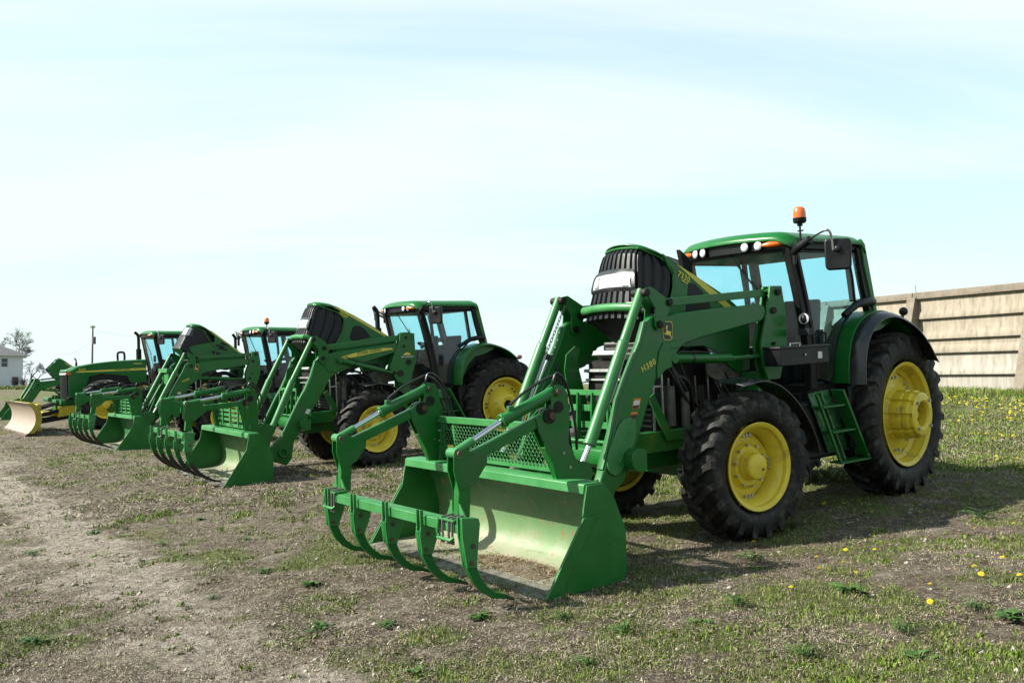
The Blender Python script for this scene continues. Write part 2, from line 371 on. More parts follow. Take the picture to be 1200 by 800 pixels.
def ground_z(x, y):
    x = np.atleast_1d(np.asarray(x, float)); y = np.atleast_1d(np.asarray(y, float)); out = np.empty(x.size)
    xf, yf = x.ravel(), y.ravel()
    for a in range(0, xf.size, 20000):
        xs, ys = xf[a:a+20000], yf[a:a+20000]
        xc, yc = np.clip(xs,-70,30), np.clip(ys,-2,90)
        k = _u((xc[:,None]-CT[None,:,0])**2+(yc[:,None]-CT[None,:,1])**2)
        z = k@_W[:_n] + _W[_n] + _W[_n+1]*xc + _W[_n+2]*yc
        d = np.hypot(xs, ys-10); t = np.clip((d-55)/45, 0, 1); t = t*t*(3-2*t)
        z = z*(1-t) + 1.42*t
        t2 = np.clip((d-150)/900, 0, 1); out[a:a+20000] = z - t2*.6
    return out.reshape(x.shape)
def gz(x, y): return float(ground_z(x, y)[0])
# smooth value noise shared by the ground colours and the plants on it
_rng = np.random.default_rng(7); _L = _rng.random((64,64))
def vnoise(x, y, s):
    x = np.asarray(x)/s+37.3; y = np.asarray(y)/s+11.7; xi = np.floor(x).astype(int); yi = np.floor(y).astype(int); fx = x-xi; fy = y-yi
    fx = fx*fx*(3-2*fx); fy = fy*fy*(3-2*fy); g = lambda a,b: _L[a%64, b%64]
    return (g(xi,yi)*(1-fx)+g(xi+1,yi)*fx)*(1-fy)+(g(xi,yi+1)*(1-fx)+g(xi+1,yi+1)*fx)*fy
def fbm(x, y, s, o=4):
    a, t, z = 1., 0., 0.
    for i in range(o): z = z + a*vnoise(x+i*17.1, y-i*9.3, s/2**i); t += a; a *= .55
    return z/t
def green_amount(x, y):
    x = np.asarray(x,float); y = np.asarray(y,float)
    f = fbm(x, y, 1.1, 5)*.45+fbm(x+9, y+4, .38, 4)*.55
    side = 1/(1+np.exp(-(x-1.2-.12*(y-8))/2.2))            # greener to the right
    back = 1/(1+np.exp(-(y-20)/3.5))*1/(1+np.exp(-(x-2)/3))
    wallside = np.exp(-np.maximum(0, 26.5-y-.55*(12.5-x))/5.)*(x > 3)
    far = 1/(1+np.exp(-(y-42)/5.))
    f2 = fbm(x+31, y-7, .42, 3)
    g = (f-.50)*5.2 + (f2-.5)*1.4 + .14 + .27*side + .45*back + .5*wallside + .30*far + .62/(1+np.exp(-(y-9.7)/.8))/(1+np.exp(-(x-1.9)/.8))
    tr = track_amount(x, y)
    return np.clip(g - .75*tr, 0, 1)
def track_amount(x, y):
    # two bare wheel ruts running along the row on the camera's left
    x = np.asarray(x,float); y = np.asarray(y,float)
    dxn, dyn = -.56, .83            # direction of the track
    px, py = -1.75, 6.2
    across = (x-px)*dyn - (y-py)*dxn + .35*(fbm(x,y,3.,2)-.5)
    a = 1.25*np.exp(-((across+.1)/.34)**2) + 1.0*np.exp(-((across+1.75)/.30)**2) + .35*np.exp(-((across+.9)/1.3)**2)
    return np.clip(a*(.25+1.25*fbm(x+5,y+9,.8,4)-.1), 0, .80)
def micro(x, y):
    return .035*(fbm(x, y, .55, 3)-.5) + .030*(fbm(x, y, .13, 2)-.5)

# ------------------------------------------------------------------ ground
def ground_material():
    m = bpy.data.materials.new('dry_thatch_and_soil'); m.use_nodes = True; t = m.node_tree; p = t.nodes['Principled BSDF']
    p.inputs['Roughness'].default_value = .95; p.inputs['Specular IOR Level'].default_value = .15
    geo = t.nodes.new('ShaderNodeNewGeometry'); vec = geo.outputs['Position']
    def noise(s, d=6, r=.6, st=None):
        v = vec
        if st:
            q = t.nodes.new('ShaderNodeMapping'); q.inputs['Scale'].default_value = st; q.inputs['Rotation'].default_value = (0,0,.9); t.links.new(v, q.inputs[0]); v = q.outputs[0]
        n = t.nodes.new('ShaderNodeTexNoise'); n.inputs['Scale'].default_value = s; n.inputs['Detail'].default_value = d; n.inputs['Roughness'].default_value = r
        t.links.new(v, n.inputs['Vector']); return n.outputs['Fac']
    def rng(f, a, b, c=0., d=1.):
        q = t.nodes.new('ShaderNodeMapRange'); q.inputs['From Min'].default_value = a; q.inputs['From Max'].default_value = b; q.inputs['To Min'].default_value = c; q.inputs['To Max'].default_value = d
        t.links.new(f, q.inputs['Value']); return q.outputs[0]
    def mixc(f, a, b):
        x = t.nodes.new('ShaderNodeMix'); x.data_type = 'RGBA'; t.links.new(f, x.inputs['Factor'])
        for k, c in (('A',a),('B',b)):
            if isinstance(c, tuple): x.inputs[k].default_value = (*[ALB*1.30*q for q in c],1)
            else: t.links.new(c, x.inputs[k])
        return x.outputs['Result']
    def mul(a, b):
        q = t.nodes.new('ShaderNodeMath'); q.operation = 'MULTIPLY'; t.links.new(a, q.inputs[0]); t.links.new(b, q.inputs[1]); q.use_clamp = True; return q.outputs[0]
    def attr(n):
        q = t.nodes.new('ShaderNodeAttribute'); q.attribute_name = n; return q.outputs['Fac']
    g, b = attr('green'), attr('bare')
    thatch = mixc(rng(noise(26, 8, .75), .38, .64), (.038,.026,.018), (.30,.245,.175))
    thatch = mixc(rng(noise(70, 4, .7, (1,3,1)), .52, .70, 0, .75), thatch, (.45,.39,.30))
    thatch = mixc(rng(noise(1.6, 6, .65), .45, .66, 0, .6), thatch, (.115,.088,.066))
    thatch = mixc(rng(noise(13, 9, .78), .50, .60, 0, .85), thatch, (.030,.021,.016))
    soil = mixc(rng(noise(11, 8, .72), .38, .66), (.20,.16,.125), (.50,.44,.37))
    soil = mixc(rng(noise(17, 9, .8), .50, .62, 0, .9), soil, (.095,.070,.052))
    bare_f = rng(noise(2.6, 9, .72), .36, .68, -.35, .75)
    q = t.nodes.new('ShaderNodeMath'); q.operation = 'ADD'; q.use_clamp = True; t.links.new(b, q.inputs[0]); t.links.new(bare_f, q.inputs[1])
    c = mixc(rng(q.outputs[0], .25, .8), thatch, soil)
    grass = mixc(rng(noise(34, 8, .75), .38, .62), (.022,.045,.007), (.14,.185,.03))
    grass = mixc(rng(noise(3, 6, .7), .42, .66, 0, .75), grass, (.17,.165,.055))
    gf = mul(rng(g, .12, .85), rng(noise(14, 7, .75), .36, .60, .25, 1.))
    c = mixc(gf, c, grass)
    t.links.new(c, p.inputs['Base Color'])
    bp = t.nodes.new('ShaderNodeBump'); bp.inputs['Strength'].default_value = 1.0; bp.inputs['Distance'].default_value = .055
    t.links.new(noise(17, 12, .82), bp.inputs['Height']); t.links.new(bp.outputs[0], p.inputs['Normal'])
    return m
M['ground'] = ground_material()
def axis_pts(lo, hi, step, far, grow=1.18):
    a = list(np.arange(lo, hi+1e-6, step)); s = step; v = hi
    while v < far: s *= grow; v += s; a.append(v)
    s = step; v = lo; b = []
    while v > -far: s *= grow; v -= s; b.append(v)
    return np.array(b[::-1]+a)
gx, gy = axis_pts(-9, 11, .05, 2500), axis_pts(3.6, 16, .05, 2500)
GX, GY = np.meshgrid(gx, gy, indexing='ij')
near = np.exp(-np.maximum(0, np.hypot(GX-1, GY-9)-16)/10)
GZ = ground_z(GX, GY) + micro(GX, GY)*near
nx, ny = GX.shape
me = bpy.data.meshes.new('ground')
me.vertices.add(nx*ny); me.vertices.foreach_set('co', np.stack([GX,GY,GZ],-1).astype(np.float32).ravel())
ii, jj = np.meshgrid(np.arange(nx-1), np.arange(ny-1), indexing='ij'); a = (ii*ny+jj).ravel()
quads = np.stack([a, a+ny, a+ny+1, a+1], 1)
me.loops.add(quads.size); me.loops.foreach_set('vertex_index', quads.ravel().astype(np.int32))
me.polygons.add(len(quads)); me.polygons.foreach_set('loop_start', np.arange(0, quads.size, 4, dtype=np.int32))
me.polygons.foreach_set('use_smooth', np.ones(len(quads), bool)); me.update(calc_edges=True)
for nm, arr in (('green', green_amount(GX, GY)), ('bare', track_amount(GX, GY))):
    at = me.attributes.new(nm, 'FLOAT', 'POINT'); at.data.foreach_set('value', arr.astype(np.float32).ravel())
me.materials.append(M['ground'])
ground = bpy.data.objects.new('ground', me); col.objects.link(ground)
ground['kind'] = 'structure'; ground['label'] = 'dry patchy grass field with bare wheel ruts'

def veg_material(name, rough=.8, trans=.25):
    m = bpy.data.materials.new(name); m.use_nodes = True; t = m.node_tree; p = t.nodes['Principled BSDF']
    p.inputs['Roughness'].default_value = rough; p.inputs['Specular IOR Level'].default_value = .2
    q = t.nodes.new('ShaderNodeAttribute'); q.attribute_name = 'tint'; t.links.new(q.outputs['Color'], p.inputs['Base Color'])
    return m
M['straw'] = veg_material('straw'); M['grass'] = veg_material('grass_blades', .55)
def tri_mesh(name, V, F, C, mat, kind='stuff', label=None, parent=None):
    me = bpy.data.meshes.new(name); V = np.asarray(V, np.float32); F = np.asarray(F, np.int32)
    me.vertices.add(len(V)); me.vertices.foreach_set('co', V.ravel())
    k = F.shape[1]; me.loops.add(F.size); me.loops.foreach_set('vertex_index', F.ravel())
    me.polygons.add(len(F)); me.polygons.foreach_set('loop_start', np.arange(0, F.size, k, dtype=np.int32)); me.update(calc_edges=True)
    at = me.attributes.new('tint', 'FLOAT_COLOR', 'FACE'); at.data.foreach_set('color', np.c_[np.asarray(C)*ALB*1.25, np.ones(len(C))].astype(np.float32).ravel())
    me.materials.append(M[mat]); o = bpy.data.objects.new(name, me); col.objects.link(o); o.parent = parent
    if kind: o['kind'] = kind
    if label: o['label'] = label
    return o
rng = np.random.default_rng(3)
def sample_view(n, dmin, dmax, power=1.0, pad=.20):
    # points over the part of the field in front of the camera
    u = rng.random(n); d = dmin*(dmax/dmin)**(u**power); s = (rng.random(n)*2-1)*(.545+pad)
    return s*d, d
def surf(x, y): return ground_z(x, y) + micro(x, y)*np.exp(-np.maximum(0, np.hypot(x-1, y-9)-16)/10)
# dead straw and thatch lying on the soil
def straw(n, d0, d1, ln, wd, power=1.):
    x, y = sample_view(n, d0, d1, power)
    keep = rng.random(n) < (.30 + .70*(1-track_amount(x,y)))*np.clip((fbm(x+3,y+2,.55,4)-.36)*4.2, .10, 1); x, y = x[keep], y[keep]; n = len(x)
    z = surf(x, y); a = rng.random(n)*2*PI; L = ln*(.4+1.1*rng.random(n)); W = wd*(.6+.8*rng.random(n))
    tilt = rng.normal(0, .28, n); dxy = np.c_[np.cos(a), np.sin(a)]; nrm = np.c_[-dxy[:,1], dxy[:,0]]
    c = np.c_[x, y, z+.004+.012*rng.random(n)]
    d3 = np.c_[dxy*np.cos(tilt)[:,None], np.abs(np.sin(tilt))]; n3 = np.c_[nrm, rng.normal(0,.3,n)]
    p0 = c - n3*W[:,None]/2; p1 = c + n3*W[:,None]/2; p2 = c + d3*L[:,None]
    V = np.stack([p0,p1,p2],1).reshape(-1,3); F = np.arange(len(V)).reshape(-1,3)
    k = rng.random(n)**1.3; base = np.array([.15,.115,.08]); hi = np.array([.50,.43,.31]); C = base+(hi-base)*k[:,None]
    dk = rng.random(n) < .42; C[dk] = np.array([.045,.031,.022])*(.6+.8*rng.random(dk.sum()))[:,None]
    return V, F, C
V1,F1,C1 = straw(520000, 4.2, 13, .028, .0038); V2,F2,C2 = straw(210000, 12.5, 32, .08, .011)
tri_mesh('dead_straw', np.r_[V1,V2], np.r_[F1, F2+len(V1)], np.r_[C1,C2], 'straw', label='dead straw and thatch lying on the field')
# living grass blades growing in tufts
def blades(n, d0, d1, ht, wd, thr=.0, spread=.05, per=9, power=1., force=None, colr=None):
    if force is None:
        x, y = sample_view(n, d0, d1, power)
        g = green_amount(x, y); keep = rng.random(n) < np.clip(g*1.15-.03, 0.075, 1)**1.25; x, y = x[keep], y[keep]
    else: x, y = force
    g = green_amount(x, y)
    n = len(x); x = np.repeat(x, per); y = np.repeat(y, per); g = np.repeat(g, per); k = rng.random(n); k = np.repeat(k, per)
    m = len(x); r = np.abs(rng.normal(0, spread, m)); a = rng.random(m)*2*PI; x = x+r*np.cos(a); y = y+r*np.sin(a); z = surf(x, y)-.004
    H = ht*(.35+1.0*rng.random(m))*(.6+.7*k); lean = rng.normal(0, .55, m)
    la = rng.random(m)*2*PI; D = np.c_[np.cos(la)*np.sin(lean), np.sin(la)*np.sin(lean), np.cos(lean)]
    fa = rng.random(m)*2*PI; S = np.c_[np.cos(fa), np.sin(fa), np.zeros(m)]; W = wd*(.6+.8*rng.random(m))
    c = np.c_[x,y,z]; mid = c+D*H[:,None]*.55; D2 = D*np.array([1.5,1.5,.72]); tip = mid+D2*H[:,None]*.5
    V = np.stack([c-S*W[:,None]/2, c+S*W[:,None]/2, mid+S*W[:,None]*.42, mid-S*W[:,None]*.42, tip],1).reshape(-1,3)
    b = np.arange(m)[:,None]*5; F = np.concatenate([b+np.array([[0,1,2]]), b+np.array([[0,2,3]]), b+np.array([[3,2,4]])],1).reshape(-1,3)
    lo, hi = np.array([.028,.070,.008]), np.array([.175,.245,.030]); q = (k*.6+.4*rng.random(m))[:,None]; C = lo+(hi-lo)*q
    dry = rng.random(m) < .22; C[dry] = np.array([.24,.21,.11])
    if colr is not None: C = np.array(colr)*(.7+.6*rng.random((m,1)))
    return V, F, np.repeat(C, 3, 0)
parts = [blades(34000, 4.2, 13, .038, .0048, spread=.045, per=10), blades(36000, 11.5, 40, .065, .012, spread=.10, per=8)]
for cc_, off_, n_t in (((.20,.135,.10), 80., 9000), ((.46,.39,.26), 140., 9000), ((.09,.06,.045), 200., 7000)):
    lx, ly = sample_view(n_t*2, 4.2, 20)
    ok = rng.random(len(lx)) < np.clip((fbm(lx+off_, ly+off_, .45, 4)-.50)*5, 0.02, 1); lx, ly = lx[ok], ly[ok]
    parts.append(blades(0,0,0,.026,.0042, spread=.04, per=10, force=(lx,ly), colr=cc_))
# broad-leaved ground cover: small leaf rosettes between the grass tufts
lx, ly = sample_view(16000, 4.2, 22)
ok = rng.random(len(lx)) < np.clip((fbm(lx+50, ly+20, .33, 3)-.52)*5, 0, 1)*(.25+.75*green_amount(lx,ly)+.1); lx, ly = lx[ok], ly[ok]
parts.append(blades(0,0,0,.028,.017, spread=.03, per=14, force=(lx,ly)))
# thick grass along the foot of the concrete wall
xs = 8.3 + (16.6-8.3)*rng.random(2600); dist = np.abs(rng.normal(0, 1.1, 2600)); yb = 33.4-(xs-8.3)*1.817
parts.append(blades(0,0,0,.16,.016, spread=.12, per=9, force=(xs-.876*dist-.35, yb-.482*dist-.2)))
off = 0; VV, FF, CC = [], [], []
for V,F,C in parts: VV.append(V); FF.append(F+off); CC.append(C); off += len(V)
tri_mesh('grass', np.concatenate(VV), np.concatenate(FF), np.concatenate(CC), 'grass', label='green grass blades growing in tufts')

# crumbs and clods of dry soil
cx_, cy_ = sample_view(44000, 4.2, 20); ok = rng.random(len(cx_)) < np.clip((fbm(cx_+11, cy_+3, .5, 3)-.40)*3+track_amount(cx_,cy_)*.8, .15, 1); cx_, cy_ = cx_[ok], cy_[ok]; m_ = len(cx_)
r_ = np.where(rng.random(m_) < .06, .016, .0065)*(.5+rng.random(m_)); cz_ = surf(cx_, cy_)+r_*.15
oct_ = np.array([[1,0,0],[0,1,0],[-1,0,0],[0,-1,0],[0,0,.75],[0,0,-.6]], float); of_ = np.array([[0,1,4],[1,2,4],[2,3,4],[3,0,4],[1,0,5],[2,1,5],[3,2,5],[0,3,5]])
V_ = np.c_[cx_,cy_,cz_][:,None,:] + (oct_[None]*(.65+.7*rng.random((m_,6,1))))*r_[:,None,None]
k_ = rng.random((m_,1)); C_ = np.array([.16,.125,.10])*(1-k_)+np.array([.46,.41,.35])*k_
tri_mesh('soil_clods', V_.reshape(-1,3), (np.arange(m_)[:,None,None]*6+of_[None]).reshape(-1,3), np.repeat(C_, 8, 0), 'straw', label='small clods and crumbs of dry soil')

# ------------------------------------------------------------------ wheels
def tyre_mb(Rt, W, rb, lug, n, phase=0, hand=1):
    mb = MB(); h = W/2
    Rc = Rt-lug
    prof = [(rb, -h*.62), (rb+.012, -h*.74), (rb+.05, -h*.93), (rb+(Rc-rb)*.45, -h*1.0), (rb+(Rc-rb)*.78, -h*.97), (Rc-.035, -h*.88), (Rc-.008, -h*.72), (Rc, -h*.35), (Rc+.004, 0)]
    prof = prof + [(r,-y) for r,y in prof[-2::-1]]
    mb.lathe(prof, 72)
    # angled tread bars
    for side in (-1, 1):
        for k in range(n):
            t0 = 2*PI*(k+(.5 if side > 0 else 0)+phase)/n
            secs = []
            path = [(.00, -.03), (.30, .05), (.62, .17), (.86, .27), (1.0, .325), (1.03, .34)]
            for q,(u,dt) in enumerate(path):
                y = side*h*(-.06+u*1.04) if u > 0 else -side*h*.06
                y = side*min(abs(y), h*.99) if u > 0 else y
                th = t0 + dt*(.88*W/.45)*.62/Rt*.93*hand
                top = Rt if u < .8 else (Rt-.012 if u < .95 else (Rt-.05 if u < 1.02 else Rc-.12))
                base = Rc-.012 if u < .8 else (Rc-.05 if u < .95 else (Rc-.11 if u < 1.02 else Rc-.15))
                wb, wt = (.052, .034)
                if q == 0: wb, wt = .042, .026
                if u > 1.02: wb, wt = .03, .018; y = side*h*1.005
                elif u > .95: y = side*h*1.015
                s = []
                for rr, ww in ((base, -wb), (top, -wt), (top, wt), (base, wb)):
                    a = th + ww/Rt; s.append((rr*math.cos(a), y, rr*math.sin(a)))
                secs.append(s)
            b = len(mb.v)
            for s in secs: mb.v += s
            m = len(secs)
            for i in range(m-1):
                for j in range(3): mb.f.append((b+i*4+j, b+i*4+j+1, b+(i+1)*4+j+1, b+(i+1)*4+j))
            mb.f.append((b,b+1,b+2,b+3)); mb.f.append((b+(m-1)*4+3, b+(m-1)*4+2, b+(m-1)*4+1, b+(m-1)*4))
    return mb
_wheel_cache = {}
def _share(key, fn):
    if key not in _wheel_cache: _wheel_cache[key] = fn().data; return None
    return _wheel_cache[key]
def part(key, name, mbf, mat, parent, **k):
    """first time builds the mesh, later times shares it"""
    if key in _wheel_cache:
        me, mods = _wheel_cache[key]
        o = bpy.data.objects.new(name, me); col.objects.link(o); o.parent = parent
        if mods:
            q = o.modifiers.new('bevel', 'BEVEL'); q.width = mods; q.segments = 2; q.limit_method = 'ANGLE'; q.angle_limit = R(35)
        for a in ('kind','label'):
            if k.get(a): o[a] = k[a]
        return o
    o = build(name, mbf(), mat, parent, **k); _wheel_cache[key] = (o.data, k.get('bevel', 0)); return o

def front_wheel(parent, side, x, yo, z, Rt, W, rr, steer=0, key='F', capname='wheel_hub'):
    """yo: outer flange plane. side +1 left"""
    e = empty('front_wheel', parent, (x, side*yo, z)); e.rotation_euler = (0, 0, steer + (PI if side < 0 else 0))
    ty = part(key+'tyre%d'%side, 'tyre', lambda: tyre_mb(Rt, W, rr+.012, .042, 21, hand=-1 if side < 0 else 1), 'rubber', e)
    ty.location = (0, -W*.5+.02, 0); ty.rotation_euler = (0, .13+side*.4, 0)
    part(key+'rim', 'rim', lambda: MB().lathe([(rr-.03,-W*.95),(rr+.012,-W*.95),(rr+.012,-W*.9),(rr-.03,-W*.88),(rr-.035,-W*.6),(rr-.075,-W*.56),(rr-.078,-W*.30),(rr-.04,-.065),(rr-.022,-.05),(rr-.02,-.022),(rr+.004,-.010),(rr+.014,0.0),(rr+.008,.006),(rr-.004,.004),(rr-.03,-.016),(rr-.034,-.052),(rr-.052,-.068),(rr-.092,-W*.30),(rr-.09,-W*.58),(rr-.048,-W*.62),(rr-.045,-W*.88)], 64), 'yellow', e)
    def disc():
        mb = MB()
        wob = lambda r,h,t: r*(1+.075*max(-.6,min(.6,math.cos(4*t)))) if r > rr*.6 else r
        mb.lathe([(.02,-.135),(rr*.46,-.135),(rr*.50,-.16),(rr*.56,-.185),(rr*.74,-.185),(rr*.785,-.195),(rr*.785,-.225),(.02,-.225)], 64, wob=wob)
        for k in range(4):   # lugs that join dish and rim
            a = PI/2*k; mb.cbox((math.cos(a)*rr*.80, -.19, math.sin(a)*rr*.80), (.11,.035,.12), Matrix.Rotation(-a,3,'Y'))
        return mb
    part(key+'disc', 'wheel_disc', disc, 'yellow', e, bevel=.004)
    part(key+'hub', capname, lambda: MB().lathe([(.001,-.018),(.10,-.018),(.116,-.024),(.124,-.04),(.126,-.10),(.14,-.13),(.001,-.13)], 40), 'yellow', e, sharp=22, bevel=.004)
    def nuts():
        mb = MB()
        for k in range(4):
            for d in (-.14,0,.14):
                a = PI/2*k+d; r = rr*.72; mb.cyl((r*math.cos(a),-.19,r*math.sin(a)),(r*math.cos(a),-.150,r*math.sin(a)),.015,6)
        for k in range(10):
            a = 2*PI*k/10+.2; r = rr*.49; mb.cyl((r*math.cos(a),-.15,r*math.sin(a)),(r*math.cos(a),-.11,r*math.sin(a)),.012,6)
        return mb
    part(key+'nuts', 'wheel_nuts', nuts, 'silver', e, kind='stuff')
    part(key+'plug', 'drain_plug', lambda: MB().cyl((-.055,-.02,-.03),(-.055,-.008,-.03),.012,6), 'rust', e)
    return e
def rear_wheel(parent, side, x, yo, z, Rt, W, rr, key='R', cast=True, toe=0):
    e = empty('rear_wheel', parent, (x, side*yo, z)); e.rotation_euler = (0, 0, (PI if side < 0 else 0)+toe)
    ty = part(key+'tyre%d'%side, 'tyre', lambda: tyre_mb(Rt, W, rr+.012, .048, 23, hand=-1 if side < 0 else 1), 'rubber', e)
    ty.location = (0, -W*.5+.02, 0); ty.rotation_euler = (0, .05, 0)
    part(key+'rim', 'rim', lambda: MB().lathe([(rr-.03,-W*.95),(rr+.012,-W*.95),(rr+.012,-W*.9),(rr-.05,-W*.85),(rr-.09,-W*.6),(rr-.09,-W*.35),(rr-.045,-.13),(rr-.042,-.085),(rr-.022,-.06),(rr-.02,-.025),(rr+.004,-.012),(rr+.014,0),(rr+.008,.006),(rr-.004,.004),(rr-.032,-.02),(rr-.035,-.06),(rr-.055,-.085),(rr-.058,-.13),(rr-.10,-W*.36),(rr-.10,-W*.6),(rr-.06,-W*.85)], 72), 'yellow', e)
    part(key+'disc', 'wheel_disc', lambda: MB().lathe([(.05,-.125),(rr*.48,-.125),(rr*.54,-.15),(rr*.84,-.17),(rr*.855,-.185),(rr*.84,-.195),(.05,-.19)], 64, wob=(lambda r,h,t: r*(1+(.05*math.cos(8*t) if cast and r > rr*.8 else 0)))), 'yellow', e, bevel=.003)
    if cast:
        def hub():
            mb = MB(); Rh = .268
            def wob(r,h,t): return r*(1-.11*(1 if (math.cos(10*t) > .45 and r > .235 and h < .13 and h > -.13) else 0))
            mb.lathe([(.135,.06),(.135,.150),(.150,.172),(.165,.178),(.225,.172),(.245,.160),(.252,.12),(.268,.10),(Rh,.05),(.262,.04),(.262,.02),(.275,.01),(.275,-.10),(.30,-.14),(.10,-.14),(.10,.06)], 160, wob=wob)
            return mb
        part(key+'hub', 'cast_hub', hub, 'yellow', e, sharp=18)
        part(key+'in', 'axle_end', lambda: MB().lathe([(.001,.10),(.045,.10),(.05,.085),(.05,.03),(.001,.03)], 20).lathe([(.001,.05),(.14,.05),(.14,.04),(.001,.04)], 30), 'yellow', e)
    else:
        part(key+'hub', 'cast_hub', lambda: MB().lathe([(.09,.02),(.10,.07),(.16,.085),(.19,.07),(.215,.03),(.26,-.03),(.30,-.10),(.33,-.13),(.08,-.13)], 56), 'yellow', e)
        part(key+'in', 'axle_end', lambda: MB().lathe([(.001,.06),(.04,.06),(.045,0),(.09,0),(.09,-.02),(.001,-.02)], 24), 'dark', e)
    def nuts():
        mb = MB()
        for k in range(8):
            for d in (-.10,.10):
                a = PI/4*k+d; r = rr*.72; mb.cyl((r*math.cos(a),-.17,r*math.sin(a)),(r*math.cos(a),-.13,r*math.sin(a)),.016,6)
        if cast:
            for k in range(4):
                a = PI/2*k+.75; mb.cyl((.20*math.cos(a),.15,.20*math.sin(a)),(.20*math.cos(a),.20,.20*math.sin(a)),.017,6)
        else:
            for k in range(10):
                a = PI/5*k+.2; mb.cyl((.24*math.cos(a),-.05,.24*math.sin(a)),(.24*math.cos(a),-.02,.24*math.sin(a)),.018,6)
        return mb
    part(key+'nuts', 'wheel_nuts', nuts, 'silver' if cast else 'dark', e, kind='stuff')
    return e

# ------------------------------------------------------------------ decals
DEER = [(-.46,-.10),(-.38,-.16),(-.26,-.12),(-.14,-.22),(.04,-.18),(.20,-.30),(.40,-.52),(.46,-.50),(.30,-.28),(.28,-.12),(.38,-.02),(.34,.06),(.18,.10),(.02,.10),(-.04,.22),(-.10,.34),(-.04,.42),(.06,.56),(.02,.60),(-.08,.48),(-.14,.58),(-.19,.57),(-.16,.44),(-.28,.38),(-.24,.32),(-.17,.32),(-.16,.16),(-.22,.02),(-.30,-.04),(-.38,-.06)]
def badge(parent, x, y, z, w_, h_, name='maker_badge'):
    def rr(w, h, n=5):
        o = []
        for cx,cz,a0 in ((w*.5-w*.22,h*.5-w*.22,0),(-w*.5+w*.22,h*.5-w*.22,90),(-w*.42+w*.2,-h*.44+w*.2,180),(w*.42-w*.2,-h*.44+w*.2,270)):
            for k in range(n): a = R(a0+90*k/(n-1)); o.append((cx+w*.22*math.cos(a), cz+w*.22*math.sin(a)))
        return o
    b = build(name, MB().prism([(x-p,z+q) for p,q in rr(w_,h_)], y, y+.004), 'yellow_print', parent)
    build('badge_field', MB().prism([(x-p,z+q) for p,q in rr(w_*.90,h_*.93)], y+.004, y+.006), 'black_print', b)
    build('leaping_deer', MB().prism([(x-p*w_*.84, z-.06*h_+q*h_*.62) for p,q in DEER], y+.006, y+.008), 'yellow_print', b)
    return b

# ------------------------------------------------------------------ loader parts
BOOM1 = [(3.60,2.11),(3.68,2.06),(3.76,1.88),(3.95,1.56),(4.06,1.36),(4.16,1.09),(4.30,.76),(4.40,.56),(4.66,.42),(4.70,.34),(4.64,.27),(4.40,.27),(4.27,.36),(4.17,.56),(4.06,.63),(3.88,.97),(3.72,1.31),(3.60,1.54),(3.50,1.62),(3.42,1.64),(3.36,1.72),(3.23,1.83),(3.02,1.88),(2.77,1.92),(2.32,1.99),(2.07,2.03),(2.01,2.07),(1.99,2.13),(2.03,2.19),(2.12,2.20),(2.71,2.17),(3.21,2.13),(3.50,2.10)]
BOOM2 = [(3.62,2.01),(3.70,1.92),(3.80,1.65),(3.92,1.42),(4.03,1.25),(4.36,.66),(4.52,.52),(4.68,.44),(4.72,.34),(4.60,.25),(4.32,.14),(4.22,.25),(4.17,.53),(3.84,1.01),(3.60,1.35),(3.45,1.60),(3.35,1.66),(3.10,1.74),(2.72,1.85),(2.25,1.97),(2.17,1.99),(2.11,2.07),(2.11,2.16),(2.80,2.10),(3.57,2.02)]
L1 = dict(boom=BOOM1, link=((3.42,2.235),(1.88,2.32)), lw=.078, crank=[(3.71,2.37),(3.64,2.38),(3.44,2.27),(3.41,2.19),(3.50,2.02),(3.58,1.97),(3.62,2.02),(3.60,2.18),(3.69,2.30)], tilt=((3.71,2.33),(3.945,1.89),(4.41,1.0),(4.545,.78)),
          lift=((3.34,1.705),(2.52,1.665),(1.97,1.665)), mast=[(1.93,2.385),(1.75,2.385),(1.70,2.1),(1.71,1.77),(1.84,1.42),(2.03,1.42),(2.10,1.58),(2.12,1.79),(2.07,1.93),(1.99,2.15)], pins=((1.83,2.32,.035),(1.91,2.13,.035),(1.93,1.79,.018),(2.0,1.67,.03)), knee=(3.56,2.03))
L2 = dict(lifty=.09, boom=BOOM2, link=((3.55,2.13),(2.02,2.26)), lw=.10, crank=[(3.77,2.34),(3.68,2.35),(3.52,2.24),(3.46,2.13),(3.50,1.90),(3.60,1.84),(3.66,1.92),(3.66,2.10),(3.76,2.26)], tilt=((3.74,2.29),(4.13,1.60),(4.51,.84),(4.62,.66)),
          lift=((3.27,1.90),(2.42,1.665),(2.26,1.62)), mast=[(2.05,2.33),(1.98,2.36),(1.84,2.33),(1.82,2.05),(1.84,1.47),(2.0,1.40),(2.14,1.44),(2.30,1.70),(2.18,1.98),(2.07,2.2)], pins=((1.93,2.26,.022),(1.98,2.10,.022),(1.90,1.80,.05),(2.2,1.62,.03),(2.08,1.60,.055)), knee=(3.58,1.95))
def arc_round(o, i, r):
    return o
